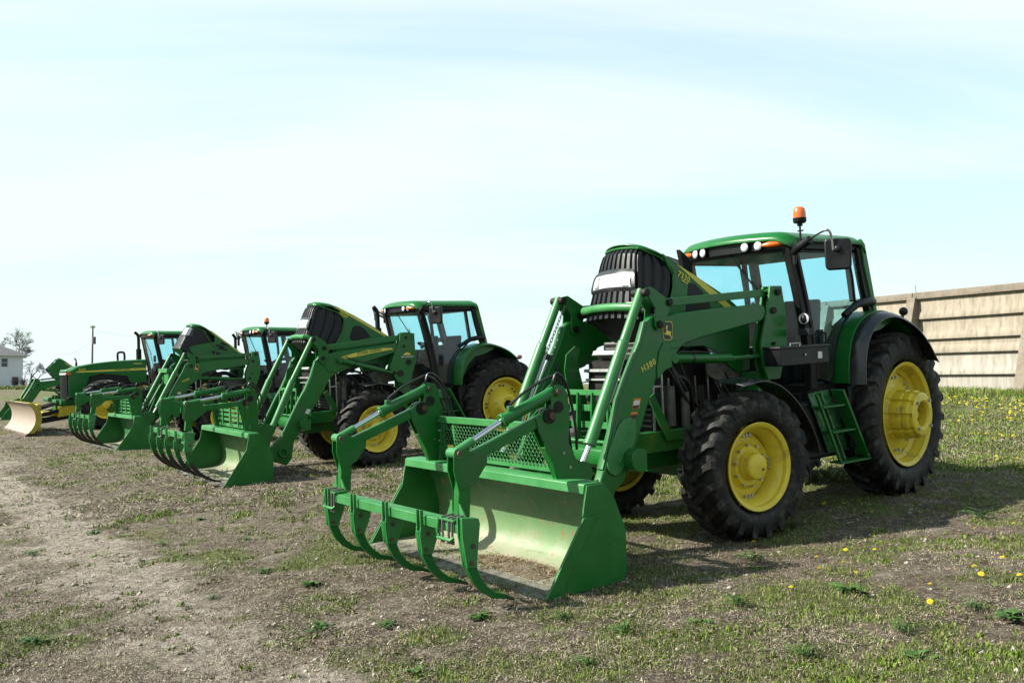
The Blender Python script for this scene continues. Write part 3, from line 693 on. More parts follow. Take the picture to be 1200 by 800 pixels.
def loader(root, L, detail=2, tag_text=None, bucket_dz=0, yb=.61):
    s1 = yb-.05; s2 = yb+.05
    for s in (1,-1):
        a = build('loader_boom', MB().prism(L['boom'], min(s*s1,s*s2), max(s*s1,s*s2)), 'green', root, bevel=.012)
        # pressed edge strips (the folded front flange) and gusset
        fr = [p for p in L['boom'] if p[0] >= 3.6 and p[1] > .5][1:7]
        build('front_flange', MB().tube([(x+.004, s*yb, z) for x,z in fr], .047, 6, squash=.35, up=(1,0,.4)), 'green', a, bevel=.003)
        g = [(3.42,1.80),(3.30,1.80),(3.16,1.885),(3.50,1.86),(3.56,1.78),(3.60,1.62),(3.60,1.52),(3.50,1.60),(3.40,1.63)] if L is L1 else [(3.36,1.98),(3.18,1.94),(3.12,1.84),(3.2,1.76),(3.36,1.70),(3.5,1.72),(3.56,1.84),(3.48,1.95)]
        build('pivot_gusset', MB().prism(g, s*s2 if s > 0 else s*s2-.014, s*s2+.014 if s > 0 else s*s2), 'green', a, bevel=.004)
        # bell crank: two plates
        for d in (-.075, .062):
            build('bell_crank', MB().prism(L['crank'], s*yb+d, s*yb+d+.016), 'green', root, bevel=.004)
        p = MB(); 
        for (x,z) in (L['tilt'][0], L['link'][0], (L['knee'])): p.cyl((x,s*yb-.10,z),(x,s*yb+.10,z),.027,14).cyl((x,s*yb-.093,z),(x,s*yb+.093,z),.038,14)
        build('pivot_pins', p, 'dark', root, kind='stuff')
        a_, b_ = L['link']
        build('self_level_link', MB().bar((a_[0],s*(yb-.01),a_[1]),(b_[0],s*(yb-.01),b_[1]), L['lw'], .045, up=(0,0,1)), 'green', root, bevel=.006)
        t0,t1,t2,t3 = [Vector((q[0], s*yb, q[1])) for q in L['tilt']]
        c = build('tilt_cylinder', MB().tube([t0+(t0-t1).normalized()*.03, t1, t1+(t2-t1)*.012, t2],[.043,.043,.054,.054],20).cyl(t2-(t2-t1).normalized()*.03, t2+(t2-t1).normalized()*.012, .060, 20), 'green_light', root, bevel=.004)
        build('piston_rod', MB().cyl(t2, t3, .026, 16), 'chrome', c)
        build('oil_pipe', MB().tube([t1+Vector((-.05,0,-.03)), t1*.6+t2*.4+Vector((-.065,0,-.03)), t2+Vector((-.06,0,.02))], .009, 6), 'steel', c)
        l0,l1,l2 = [Vector((q[0], s*(yb+L.get('lifty',0)), q[1])) for q in L['lift']]
        c = build('lift_cylinder', MB().tube([l0,l1],.047,20).cyl(l1, l1+(l1-l0).normalized()*.03, .035,16).cyl(l0+Vector((0,-.05,0)),l0+Vector((0,.05,0)),.05,16), 'green', root, bevel=.004)
        build('piston_rod', MB().cyl(l1, l2, .024, 14), 'green', c)
        build('clamp', MB().cyl(l0*.69+l1*.31, l0*.66+l1*.34, .051, 16).tube([l0+Vector((-.1,0,.06)), l0*.5+l1*.5+Vector((0,0,.065)), l1+Vector((0.05,0,.06))], .008, 6), 'hose', c)
        m = build('loader_mast', MB().prism(L['mast'], min(s*.56,s*.59), max(s*.56,s*.59)).prism(L['mast'], min(s*.65,s*.68), max(s*.65,s*.68)).prism([(1.99,2.33),(1.90,2.36),(1.74,2.33),(1.73,1.8),(1.86,1.45),(1.95,1.45),(1.84,1.8),(1.83,2.28)], min(s*.59,s*.65), max(s*.59,s*.65)), 'green', root, bevel=.005)
        p = MB()
        for x,z,r_ in L['pins']: p.cyl((x,s*.55,z),(x,s*.705,z),r_,16)
        build('mast_pins', p, 'dark', m, kind='stuff')
        build('mount_frame', MB().box((1.85,min(s*.34,s*.56),.82),(2.05,max(s*.34,s*.56),1.5)).box((1.9,min(s*.30,s*.40),.80),(3.75,max(s*.30,s*.40),1.0)).prism([(3.50,1.33),(3.43,1.38),(3.22,1.0),(3.0,1.0),(3.0,.90),(3.28,.90)], min(s*.42,s*.44),max(s*.42,s*.44)), 'green', root, bevel=.006)
        # lower pivot link along the boom
        if L is L1:
            build('lower_link', MB().bar((3.66,s*(yb-.02),1.40),(4.10,s*(yb-.02),.66),.045,.05,up=(1,0,.5)).bar((4.10,s*(yb-.02),.66),(4.20,s*(yb-.02),.50),.045,.05,up=(1,0,.5)), 'green', root, bevel=.005)
            cv = [(4.25,.72),(4.27,.80),(4.25,.90),(4.12,1.13),(4.05,1.19),(3.96,1.20),(3.90,1.16),(3.90,1.08),(3.93,.98),(4.04,.80),(4.10,.73),(4.18,.69)]
            if s > 0:
                o = build('cover_plate', MB().prism(cv, s2, s2+.022), 'green_light', a, bevel=.008)
                q = MB()
                for k in (-.035,0,.035): q.bar((4.17+k*.85,s2+.022,.82+k*.5),(3.98+k*.85,s2+.022,1.10+k*.5),.016,.012,up=(1,0,.5))
                build('cover_rib', q, 'green_light', a, bevel=.004)
                build('warning_sticker', MB().prism([(3.905,1.365),(3.815,1.365),(3.845,1.27),(3.935,1.27)], s2+.001, s2+.003).prism([(3.945,1.245),(3.865,1.245),(3.892,1.175),(3.97,1.175)], s2+.001,s2+.003), 'orange_print', a)
                build('sticker_panel', MB().prism([(3.905,1.345),(3.83,1.345),(3.842,1.305),(3.916,1.305)], s2+.003, s2+.005), 'white', a)
                build('sticker_print', MB().prism([(3.918,1.300),(3.845,1.300),(3.858,1.275),(3.93,1.275)], s2+.003, s2+.005).prism([(3.95,1.22),(3.875,1.22),(3.892,1.18),(3.965,1.18)], s2+.003,s2+.005), 'black_print', a)
            if s > 0 and tag_text:
                badge(root, 3.435, s2+.002, 1.965, .135, .185)
                text('model_number', tag_text, 'yellow_print', a, (3.70, s2+.003, 1.655), (-1,0,.42), (.38,0,1), .078, .0008, 1.2)
    # cross tubes that tie the two booms
    build('cross_tube', MB().cyl((3.50,-yb,2.17),(3.50,yb,2.17),.035,14), 'black', root)
    build('cross_beam', MB().prism([(3.90,.73),(4.0,.71),(4.07,.75),(4.09,.82),(4.07,.89),(4.0,.93),(3.90,.91)], -.80, .80), 'green', root, bevel=.008)

TINE = [((5.79,.035),.012),((5.88,.075),.022),((5.97,.10),.030),((6.05,.16),.036),((6.11,.235),.042),((6.15,.33),.048),((6.17,.43),.052),((6.175,.52),.056),((6.165,.60),.066),((6.155,.69),.076)]
def grapple(root, G, W):
    ys = G['ys']; yt = G['y']
    for s in (1,-1):
        y = s*yt
        build('grapple_tower', MB().prism(G['tower'], y-.045, y-.03).prism(G['tower'], y+.03, y+.045).prism(G['tower_in'], y-.03, y+.03), 'green', root, bevel=.004)
        a0,a1 = G['arm']
        arm = build('grapple_arm', MB().bar((a0[0],y,a0[1]),(a1[0],y,a1[1]),.088,.065,up=(0,0,1)), 'green_worn', root, bevel=.008)
        for d in (-.048,.036): build('knuckle_plate', MB().prism(G['knuckle'], y+d, y+d+.012), 'green', arm, bevel=.003)
        u0,u1 = G['up']
        build('upright', MB().bar((u0[0],y,u0[1]),(u1[0],y,u1[1]),.105,.075,up=(1,0,0)), 'green_worn', arm, bevel=.008)
        c0,c1,c2 = [Vector((q[0],y,q[1])) for q in G['cyl']]
        d = (c1-c0).normalized()
        c = build('grapple_cylinder', MB().cyl(c0,c1,.048,20).cyl(c1-d*.03,c1+d*.01,.056,20).cyl(c0+Vector((0,-.06,0)),c0+Vector((0,.06,0)),.035,14).cbox(c1-d*.09+Vector((0,0,.06)),(.05,.04,.04)), 'green', root, bevel=.004)
        m = c1+(c2-c1)*.62
        build('piston_rod', MB().cyl(c1,m,.024,16), 'chrome', c)
        build('rod_end', MB().cyl(m,c2,.034,14).cyl(c2+Vector((0,-.06,0)),c2+Vector((0,.06,0)),.04,16), 'green_light', c, bevel=.003)
        p = MB().cyl((c0.x,y-.075,c0.z),(c0.x,y+.075,c0.z),.022,10).cyl((c2.x,y-.085,c2.z),(c2.x,y+.085,c2.z),.02,10).cyl((a0[0],y-.07,a0[1]),(a0[0],y+.07,a0[1]),.03,12)
        build('pivot_pins', p, 'rust', root, kind='stuff')
        build('grease_patch', MB().cyl((a0[0]+.02,y-.058,a0[1]),(a0[0]+.02,y+.058,a0[1]),.062,14).cyl((c0.x-.01,y-.05,c0.z-.12),(c0.x-.01,y+.05,c0.z-.12),.05,12), 'dark', root)
        q = MB()
        for bx_,bz_ in ((5.06,1.02),(5.0,.90)): q.cyl((bx_,y-.052,bz_),(bx_,y+.052,bz_),.014,6)
        build('tower_bolts', q, 'steel', root, kind='stuff')
        # hydraulic hoses
        h = MB()
        h.tube(smooth_path([c1-d*.09+Vector((0,0,.09)), c1-d*.25+Vector((0,.01,.13)), c0+Vector((.10,0,.10)), c0+Vector((-.02,0,.12)), c0+Vector((-.14,-s*.05,.0)), c0+Vector((-.2,-s*.08,-.30)), c0+Vector((-.26,-s*.12,-.55))], 6), .0125, 8)
        h.tube(smooth_path([c0+Vector((.03,.02,.05)), c0+Vector((-.03,.02,.15)), c0+Vector((-.17,-s*.03,.03)), c0+Vector((-.26,-s*.06,-.28)), c0+Vector((-.30,-s*.1,-.5))], 6), .0125, 8)
        build('hydraulic_hose', h, 'hose', root)
        # clamp bracket that ties upright and cross bar
        bx, bz0, bz1 = G['bar']
        q = MB().box((bx-.08,y-.09,bz1+.005),(bx+.075,y+.13,bz1+.02))
        q.add([(bx-.045,y-.045,bz1+.02),(bx-.045,y-.13,bz1+.02),(bx-.045,y-.045,bz1+.15),(bx-.03,y-.045,bz1+.02),(bx-.03,y-.13,bz1+.02),(bx-.03,y-.045,bz1+.15)], [(0,1,2),(5,4,3),(0,1,4,3),(1,2,5,4),(2,0,3,5)])
        q.add([(bx-.045,y+.045,bz1+.02),(bx-.045,y+.13,bz1+.02),(bx-.045,y+.045,bz1+.12),(bx-.03,y+.045,bz1+.02),(bx-.03,y+.13,bz1+.02),(bx-.03,y+.045,bz1+.12)], [(0,1,2),(5,4,3),(0,1,4,3),(1,2,5,4),(2,0,3,5)])
        q.tube([(bx+.075,y-.075,bz0-.03),(bx+.095,y-.07,bz0-.045),(bx+.095,y+.12,bz0-.045),(bx+.075,y+.125,bz0-.03)],.014,8)
        q.tube([(bx+.065,y-.09,bz1+.02),(bx+.08,y-.09,bz0),(bx+.07,y-.09,bz0-.04)],.016,8)
        build('clamp_bracket', q, 'green_light', root, bevel=.003)
        u = MB()
        for dy_ in (-.035,.05,.10):
            u.tube([(bx-.06,y+dy_,bz1+.035),(bx+.068,y+dy_,bz1+.03),(bx+.072,y+dy_,bz0-.055)],.010,8)
            u.cyl((bx+.072,y+dy_,bz0-.055),(bx+.072,y+dy_,bz0-.08),.018,6)
        build('u_bolts', u, 'grey', root, kind='stuff')
    bx, bz0, bz1 = G['bar']
    bar = build('grapple_bar', MB().box((bx-.055,ys[0]-.03,bz0),(bx+.055,ys[-1]-.06,bz1)), 'green_light', root, bevel=.006)
    T = G['tine']
    def tine(full=False):
        Tq = T if full else T[:-2]
        mb = MB(); pts = [Vector((p[0][0],0,p[0][1])) for p in Tq]; hw = [p[1]*.80 for p in Tq]
        L_, R_ = [], []
        for i,p in enumerate(pts):
            d = (pts[min(i+1,len(pts)-1)]-pts[max(i-1,0)]).normalized(); n_ = Vector((d.z,0,-d.x))
            L_.append(p+n_*hw[i]); R_.append(p-n_*hw[i])
        o = [(v.x,v.z) for v in L_]+[(v.x,v.z) for v in reversed(R_)]
        mb.prism(o, -.022, .022); return mb
    def brk():
        x1, z1 = T[-1][0]; mb = MB()
        for ya, yb_ in ((.022,.036),(-.036,-.022)):
            mb.prism([(x1+.025,z1-.14),(x1-.125,z1-.145),(x1-.105,z1-.22),(x1-.045,z1-.36),(x1+.045,z1-.35),(x1+.06,z1-.2),(x1+.05,z1-.14)], ya, yb_)
            mb.prism([(x1+.05,z1-.14),(x1+.05,z1-.01),(x1+.022,z1-.01),(x1+.022,z1-.14)], ya, yb_)
        return mb
    def brk_end():
        x1, z1 = T[-1][0]; mb = MB()
        o = [(x1+.075,z1+.01),(x1-.07,z1-.01),(x1-.08,z1-.05),(x1-.035,z1-.36),(x1+.045,z1-.35),(x1+.075,z1-.12)]
        return mb.prism(o, .022, .036).prism(o, -.036, -.022)
    for y in ys:
        t = part(G['key']+('tinf' if y == ys[-1] else 'tine'), 'tine', (lambda: tine(True)) if y == ys[-1] else tine, 'tine_a' if G is G1 else 'tine_b', root, bevel=.004); t.location = (0,y,0)
        last = (y == ys[-1]); b = part(G['key']+('brke' if last else 'brk'), 'tine_bracket', brk_end if last else brk, 'green_light' if last else 'green_light', t, bevel=.003)
        x1, z1 = T[-1][0]
        n_ = part(G['key']+'tb', 'tine_bolts', lambda: MB().cyl((x1-.01,-.045,z1-.20),(x1-.01,.045,z1-.20),.018,6).cyl((x1+.01,-.045,z1-.32),(x1+.01,.045,z1-.32),.018,6), 'rust', t, kind='stuff')
    return bar
TOWER1 = [(5.155,1.535),(5.10,1.575),(5.03,1.56),(4.99,1.50),(4.975,1.30),(5.0,1.10),(4.88,.86),(4.86,.79),(5.10,.79),(5.17,.95),(5.30,1.22),(5.32,1.32),(5.24,1.38),(5.16,1.40)]
G1 = dict(key='g1', y=1.0, ys=[-1.01,-.49,.09,.65,1.28], tower=TOWER1, tower_in=[(5.12,.80),(5.16,.93),(5.24,1.08),(5.05,1.10),(4.90,.86),(4.88,.80)], arm=((5.17,1.33),(5.95,1.07)), knuckle=[(6.10,1.155),(6.03,1.155),(5.80,1.085),(5.81,1.02),(5.91,.90),(6.07,.84),(6.11,1.0)],
          up=((5.995,1.05),(6.03,.64)), cyl=((5.10,1.515),(5.62,1.325),(6.07,1.125)), bar=(6.11,.555,.635), tine=TINE)
TINE2 = [((5.56,.05),.014),((5.68,.085),.022),((5.80,.14),.030),((5.91,.23),.036),((6.0,.34),.042),((6.05,.47),.048),((6.075,.60),.052),((6.07,.72),.058),((6.05,.82),.064),((6.04,.89),.070)]
G2 = dict(key='g2', y=.85, ys=[-1.45,-.88,-.28,.36,1.05], tower=[(5.03,1.48),(4.97,1.52),(4.90,1.50),(4.86,1.42),(4.85,1.10),(4.86,.79),(5.08,.79),(5.12,1.05),(5.17,1.25),(5.13,1.33),(5.05,1.36)], tower_in=[(5.05,.80),(5.08,.95),(5.10,1.10),(4.9,1.12),(4.9,.80)], arm=((5.03,1.28),(5.86,1.24)), knuckle=[(6.02,1.36),(5.95,1.365),(5.70,1.28),(5.70,1.20),(5.86,1.08),(6.03,1.02),(6.06,1.15)],
          up=((5.95,1.24),(6.0,.90)), cyl=((4.98,1.47),(5.42,1.42),(6.0,1.345)), bar=(5.985,.76,.84), tine=TINE2)
G3 = dict(G2); G3['ys'] = [-1.40,-.88,-.30,.30,.98]

BPROF = [(5.56,.012),(5.40,.016),(5.10,.022),(4.93,.045),(4.83,.10),(4.785,.20),(4.785,.34),(4.82,.50),(4.87,.64),(4.93,.745),(4.99,.785)]
def bucket(root, W, lin='lining', debris=True, mesh=True, dx=0.0, lip_hi=.80, solid_guard=False, edge=True):
    b = empty('bucket', root, (dx,0,0))
    sh = smooth_path([(x,0,z) for x,z in BPROF], 3)
    pr = [(v.x,v.z) for v in sh]
    mb = MB(); n = len(pr)
    inner = [(x,z) for x,z in pr]
    outer = []
    for i,(x,z) in enumerate(pr):
        a = Vector(pr[min(i+1,n-1)])-Vector(pr[max(i-1,0)]); a.normalize(); outer.append((x+a.y*.014*1, z-a.x*.014*-1*-1))
    outer = [(x-abs(0)-.0, z) for x,z in outer]
    o = inner+[(x,z) for x,z in reversed([(p[0]-.012*(1 if k > n*.35 else 0), p[1]-.012*(1 if k < n*.5 else 0)) for k,p in enumerate(pr)])]
    build('bucket_shell', MB().prism(o, -W, W), lin, b, sharp=50)
    side = [(5.60,0.0),(5.57,.03),(5.20,.545),(5.14,.80),(4.97,.80),(4.86,.66),(4.76,.41),(4.765,.09),(4.80,.015),(5.0,0.0)]
    gus = [(5.62,-.005),(5.575,.035),(5.20,.56),(5.07,.57),(5.40,.10),(5.44,-.004)]
    for s in (1,-1):
        p = build('side_plate', MB().prism(side, s*W-.009, s*W+.009), 'green_worn', b, bevel=.003)
        build('side_cutter', MB().prism(gus, min(s*(W+.009),s*(W+.026)), max(s*(W+.009),s*(W+.026))), 'green_worn', b, bevel=.003)
    build('top_lip', MB().prism([(5.165,.735),(5.155,.805),(5.14,.815),(4.97,.812),(4.97,.74)], -W+.01, W-.01), 'green_light', b, bevel=.005)
    if edge: build('cutting_edge', MB().prism([(5.63,-.004),(5.56,.018),(5.36,.028),(5.36,-.006)], -W-.02, W+.02), 'worn_steel', b, bevel=.003)
    # brackets on the back that take the loader arms
    for s in (1,-1):
        for d in (-.10,.10):
            build('back_bracket', MB().prism([(4.95,.80),(4.80,.83),(4.66,.90),(4.52,.86),(4.47,.76),(4.60,.55),(4.56,.25),(4.62,.12),(4.75,.12),(4.75,.42),(4.82,.62)], s*.61+d-.01, s*.61+d+.01), 'green', b, bevel=.004)
    if mesh:
        g = build('guard_frame', MB().bar((5.0,-.93*W/1.405,1.21),(5.0,.93*W/1.405,1.21),.06,.05,up=(0,0,1)).bar((4.97,-.93*W/1.405,.86),(4.97,.93*W/1.405,.86),.05,.05,up=(0,0,1)).bar((4.99,-.70*W/1.405,1.21),(4.97,-.70*W/1.405,.84),.03,.04,up=(0,1,0)), 'green_light', b, bevel=.004)
        ww = .90*W/1.405
        for s in (1,-1):
            build('guard_side', MB().bar((5.03,s*ww,.82),(4.985,s*ww,1.235),.05,.012,up=(1,0,0)), 'green', b, bevel=.003)
            q = MB()
            for zz in (.90,1.0,1.10,1.2): q.cyl((5.0+.02,s*ww-.012,zz),(5.045,s*ww-.012,zz),.011,6)
            build('guard_bolts', q, 'steel', b, kind='stuff')
        if not solid_guard:
            m = MB(); dyc = .052; z0, z1 = .875, 1.19; nzr = 10; st = (z1-z0)/nzr; ny_ = int(2*ww/dyc)
            for i in range(nzr):
                for j in range(ny_+1):
                    y0 = -ww+j*dyc; za, zb = z0+i*st, z0+(i+1)*st; ym = y0+dyc/2*(1 if i%2 == 0 else -1)
                    ya = y0 if i%2 == 0 else y0
                    for (p,q) in (((y0,za),(y0+dyc/2,zb)), ((y0+dyc,za),(y0+dyc/2,zb))) if i%2 == 0 else (((y0+dyc/2,za),(y0,zb)), ((y0+dyc/2,za),(y0+dyc,zb))):
                        if abs(p[0]) <= ww+.01 and abs(q[0]) <= ww+.01: m.bar((5.0,p[0],p[1]),(5.0,q[0],q[1]),.0042,.004,up=(1,0,0))
            build('wire_mesh', m, 'green_light', b, kind='stuff', sharp=180)
            build('guard_sticker', MB().box((5.004,-.80,.90),(5.010,-.70,.97)), 'yellow_print', b)
        else:
            m = MB()
            for z in (.96,1.04,1.12): m.bar((5.0,-ww,z),(5.0,ww,z),.045,.02,up=(0,0,1))
            for y in (-ww*.5,0,ww*.5): m.bar((5.02,y,.86),(5.02,y,1.2),.04,.02,up=(0,1,0))
            build('guard_bars', m, 'green_light', b, bevel=.003)
    if debris:
        rg = np.random.default_rng(11)
        n_ = 5200; yy = rg.normal(.42,.30,n_); xx = 5.13+rg.normal(0,.10,n_)+(yy-.4)*-.10; ok = (xx < 5.50)&(xx > 4.93)&(np.abs(yy) < W-.05); xx, yy = xx[ok], yy[ok]; m = len(xx)
        dens = np.exp(-((yy-.42)/.34)**2-((xx-5.13)/.11)**2); zz = .03+dens*.045*rg.random(m)
        a = rg.random(m)*2*PI; L = .012+.05*rg.random(m); W_ = .004+.005*rg.random(m); D = np.c_[np.cos(a),np.sin(a),rg.normal(0,.3,m)]; S = np.c_[-np.sin(a),np.cos(a),rg.normal(0,.4,m)]
        c = np.c_[xx,yy,zz]; V = np.stack([c-S*W_[:,None]/2,c+S*W_[:,None]/2,c+D*L[:,None]],1).reshape(-1,3); F = np.arange(len(V)).reshape(-1,3)
        k = rg.random(m)[:,None]; C_ = np.array([.07,.045,.025])*(1-k)+np.array([.36,.28,.16])*k
        o = tri_mesh('loose_straw', V, F, C_, 'straw', parent=b)
        heap = MB()
        def hf(u,v):
            y = -.15+1.1*v; x = 4.96+.36*u; h = .045*max(0,math.sin(PI*u))*max(0,math.sin(PI*v))*(.4+.9*float(vnoise(np.array(x*9),np.array(y*9),.8)))-.004
            return (x, y, .024+h)
        build('soil_heap', heap.grid(hf, 24, 50), 'soil_heap', b)
    return b
M['soil_heap'] = material('dried_manure_soil', (.10,.075,.05), .95, nscale=30, c2=(.22,.17,.11), lo=.4, hi=.65, bump=.8, bscale=50)

# ------------------------------------------------------------------ bonnet
def nose_surface(P_, u, v, off=0.):
    """u 0..1 from left rear corner round the nose to the right rear corner, v 0 bottom .. 1 top"""
    xf = P_['x0']+(P_['x1']-P_['x0'])*v; wf = P_['w0']+(P_['w1']-P_['w0'])*v
    xr = P_['xr'](v); 
    # plan outline: side straight, rounded corner, front arc
    t = (u-.5)*2; s = 1 if t < 0 else -1; a = abs(t)
    if a < .45:
        q = a/.45; y = wf*.88*q; x = xf-.035*q*q
    elif a < .60:
        q = (a-.45)/.15; th = q*PI/2; cx = xf-.035-.055; cy = wf*.88
        x = cx+.055*math.cos(th); y = cy+(wf-wf*.88)*math.sin(th)
    else:
        q = (a-.60)/.40; xs_ = xf-.09; x = xs_+(min(xr,xs_-.02)-xs_)*q; y = wf+(P_['ws']-wf)*min(1,(xs_-x)/.32)
    rnd = .045*max(0,(v-.84)/.16)**2
    return Vector((x-rnd+off*(1 if a < .5 else .2), s*(y+off*(0 if a < .45 else 1)), P_['z0']+(P_['z1']-P_['z0'])*v-.42*(xf-x)-.02*rnd/.045))
def bonnet(root, P_, style='mesh'):
    b = empty('bonnet', root)
    # ribbed grille
    mb = MB(); nu = 17*6
    def f(u,v):
        off = -.022 if (P_.get('ribs',True) and int(round(u*nu)) % 6 in (0,1)) else 0
        return nose_surface(P_, u, v, off)
    mb.grid(f, nu, 10)
    g = build('grille', mb, 'plastic', b, sharp=20)
    # top skin
    T = P_['top']     # (x,z) along the crest of the side, front to rear
    def top(u,v):
        k = u*(len(T)-1); i = min(int(k), len(T)-2); q = k-i
        x = T[i][0]*(1-q)+T[i+1][0]*q; z = T[i][1]*(1-q)+T[i+1][1]*q
        ww = P_['w1']*1.02+(P_['ws']+.015-P_['w1']*1.02)*min(1,max(0,u-.06)*3.2); a = (v-.5)*2
        q = abs(a); fx = -.035*(q/.88)**2 if q < .88 else -.035-.055*(1-math.sqrt(max(0,1-((q-.88)/.12)**2)))
        return (x+(fx-.045)*(1-u)**3, -a*ww, z+.42*fx*(1-u)**3+.045*(1-a*a)*min(1,.3+u*3)-.022*abs(a)**7)
    build('top_panel', MB().grid(top, 24, 16), 'green', b, solid=.012, sharp=60)
    # green rim above the grille is the front fold of the top panel; side panels
    for s in (1,-1):
        y = s*(P_['ws'])
        build('side_panel', MB().prism(P_['side'], min(y-.012,y+.012), max(y-.012,y+.012)), 'green', b, bevel=.006)
        if 'vent' in P_:
            for k,vv in enumerate(P_['vent']): build('vent_mesh' if len(P_['vent']) < 3 else 'vent_louver', MB().prism(vv, min(y+s*.0125,y+s*.016), max(y+s*.0125,y+s*.016)), 'plastic', b)
        if 'vent_rim' in P_ : build('vent_rim', MB().tube([(x,y+s*.014,z) for x,z in P_['vent_rim']], .012, 6), 'green', b)
        if 'gpatch' in P_: build('grille_side', MB().prism(P_['gpatch'], min(y+s*.013,y+s*.017), max(y+s*.013,y+s*.017)), 'plastic', b)
    st = P_['stripe']
    build('side_stripe', MB().prism(st, P_['ws']+.0125, P_['ws']+.016), 'yellow_print', b)
    # headlight band
    hv0, hv1 = P_['lamp']; a0, a1 = P_.get('lampu',(.285,.715))
    bz = MB().grid(lambda u,v: nose_surface(P_, a0-.03+(a1-a0+.06)*u, hv0-.07+(hv1-hv0+.14)*v, -.004+.026*(1-(2*v-1)**4)), 40, 8)
    build('lamp_bezel', bz, 'fender_plastic', b)
    hl = build('headlight', MB().grid(lambda u,v: nose_surface(P_, a0+(a1-a0)*u, hv0+(hv1-hv0)*v, .020+.012*(1-(2*v-1)**2)), 40, 8), 'lens', b)
    for q in (a0+.05, a1-.05): build('reflector', MB().grid(lambda u,v: nose_surface(P_, q-.03+.06*u, hv0+.02+(hv1-hv0-.04)*v, .036), 6, 6), 'silver', b)
    if style == 'mesh':
        # green hoop below the grille
        pts = [nose_surface(P_, u, P_.get('hoop') or .1, .035) for u in np.linspace(.13,.87,34)]
        if P_.get('hoop'): build('front_hoop', MB().tube(pts, .034, 10, squash=1.25), 'green_light', b)
        # slanted dark lower nose, seen from below
        pA = [nose_surface(P_, u, .02, 0) for u in np.linspace(.2,.8,15)]
        mbx = MB(); c = Vector((P_['x0']-.30, 0, P_['z0']-.26)); base = len(mbx.v)
        for p in pA: mbx.v.append(tuple(p))
        for p in pA: mbx.v.append((c.x+(p.x-c.x)*.15, p.y*.45, c.z))
        for i in range(len(pA)-1): mbx.f.append((i,i+1,i+1+len(pA),i+len(pA)))
        build('lower_nose', mbx, P_.get('lowmat','plastic'), b)
        build('bonnet_handle', MB().tube([nose_surface(P_, .30, .20, .02), nose_surface(P_, .30, .21, .045), nose_surface(P_, .27, .21, .045), nose_surface(P_, .27, .17, .045), nose_surface(P_, .30,.165,.04)], .006, 6), 'steel', b)
    rim = [nose_surface(P_, u, 1.0, .010) for u in np.linspace(.0,1.,40)]
    build('bonnet_rim', MB().tube(rim, .013, 8), 'green', b)
    for uu in (0,1):
        build('grille_frame', MB().tube([nose_surface(P_, uu, v, .012) for v in np.linspace(0,1,16)], .016, 8), 'green', b)
    # dark liner under the bonnet
    build('bonnet_liner', MB().prism([(T[-1][0],T[-1][1]-.06),(T[3][0],T[3][1]-.08),(P_['x1']-.30,P_['z1']-.35),(P_['x0']-.42,P_['z0']+.06),(P_['x0']-.45,P_['z0']-.05),(T[-1][0]+.1,T[-1][1]-.25)], -.24, .24), 'black', b)
    return b
HOOD1 = dict(x0=3.60,x1=3.43,w0=.39,w1=.245,ws=.345,z0=2.12,z1=2.83,xr=lambda v: float(np.interp(v,[0,.18,.54,.67,.88,.97,1],[3.26,3.20,3.04,3.01,3.0,3.08,3.16])),
    top=[(3.45,2.83),(3.35,2.82),(3.2,2.765),(2.95,2.645),(2.6,2.48),(2.3,2.34),(2.1,2.22),(1.95,2.10)],
    side=[(3.14,2.735),(2.95,2.635),(2.6,2.47),(2.3,2.33),(2.1,2.21),(1.95,2.09),(1.90,1.98),(1.92,1.52),(2.12,1.50),(2.28,1.60),(2.45,1.74),(2.62,1.80),(2.9,1.80),(3.2,1.88),(3.22,2.10),(3.03,2.28),(3.0,2.50),(3.08,2.62)],
    stripe=[(2.96,2.632),(2.92,2.605),(2.50,2.325),(2.27,2.18),(2.16,2.185),(2.39,2.345),(2.7,2.52)],
    vent=[[(2.80,2.44),(2.72,2.44),(2.60,2.35),(2.50,2.22),(2.46,2.08),(2.80,2.08),(2.86,2.15),(2.82,2.31)]],
    lamp=(.43,.615), hoop=.15)
def shift(o, dx, dz): return [(x+dx,z+dz) for x,z in o]
HOOD2 = dict(HOOD1); HOOD2.update(x0=3.82,x1=3.55,w0=.34,w1=.23,z0=2.26,z1=2.95,
    top=[(3.57,2.94),(3.45,2.95),(3.25,2.91),(3.1,2.85),(2.8,2.70),(2.55,2.56),(2.3,2.41),(2.1,2.28),(1.95,2.15)],
    side=[(3.12,2.86),(2.8,2.69),(2.55,2.55),(2.3,2.40),(2.1,2.27),(1.95,2.14),(1.92,1.9),(2.2,1.75),(2.9,1.86),(3.2,1.95),(3.20,2.2),(3.06,2.42),(3.02,2.62),(3.07,2.74)],
    stripe=[(3.22,2.87),(3.1,2.815),(2.65,2.555),(2.22,2.30),(2.16,2.31),(2.60,2.58),(3.05,2.83)],
    vent=[[(2.86,2.48),(2.80,2.52),(2.70,2.51),(2.60,2.44),(2.50,2.30),(2.86,2.22),(2.92,2.30)]],
    lamp=(.38,.58), lampu=(.28,.62))
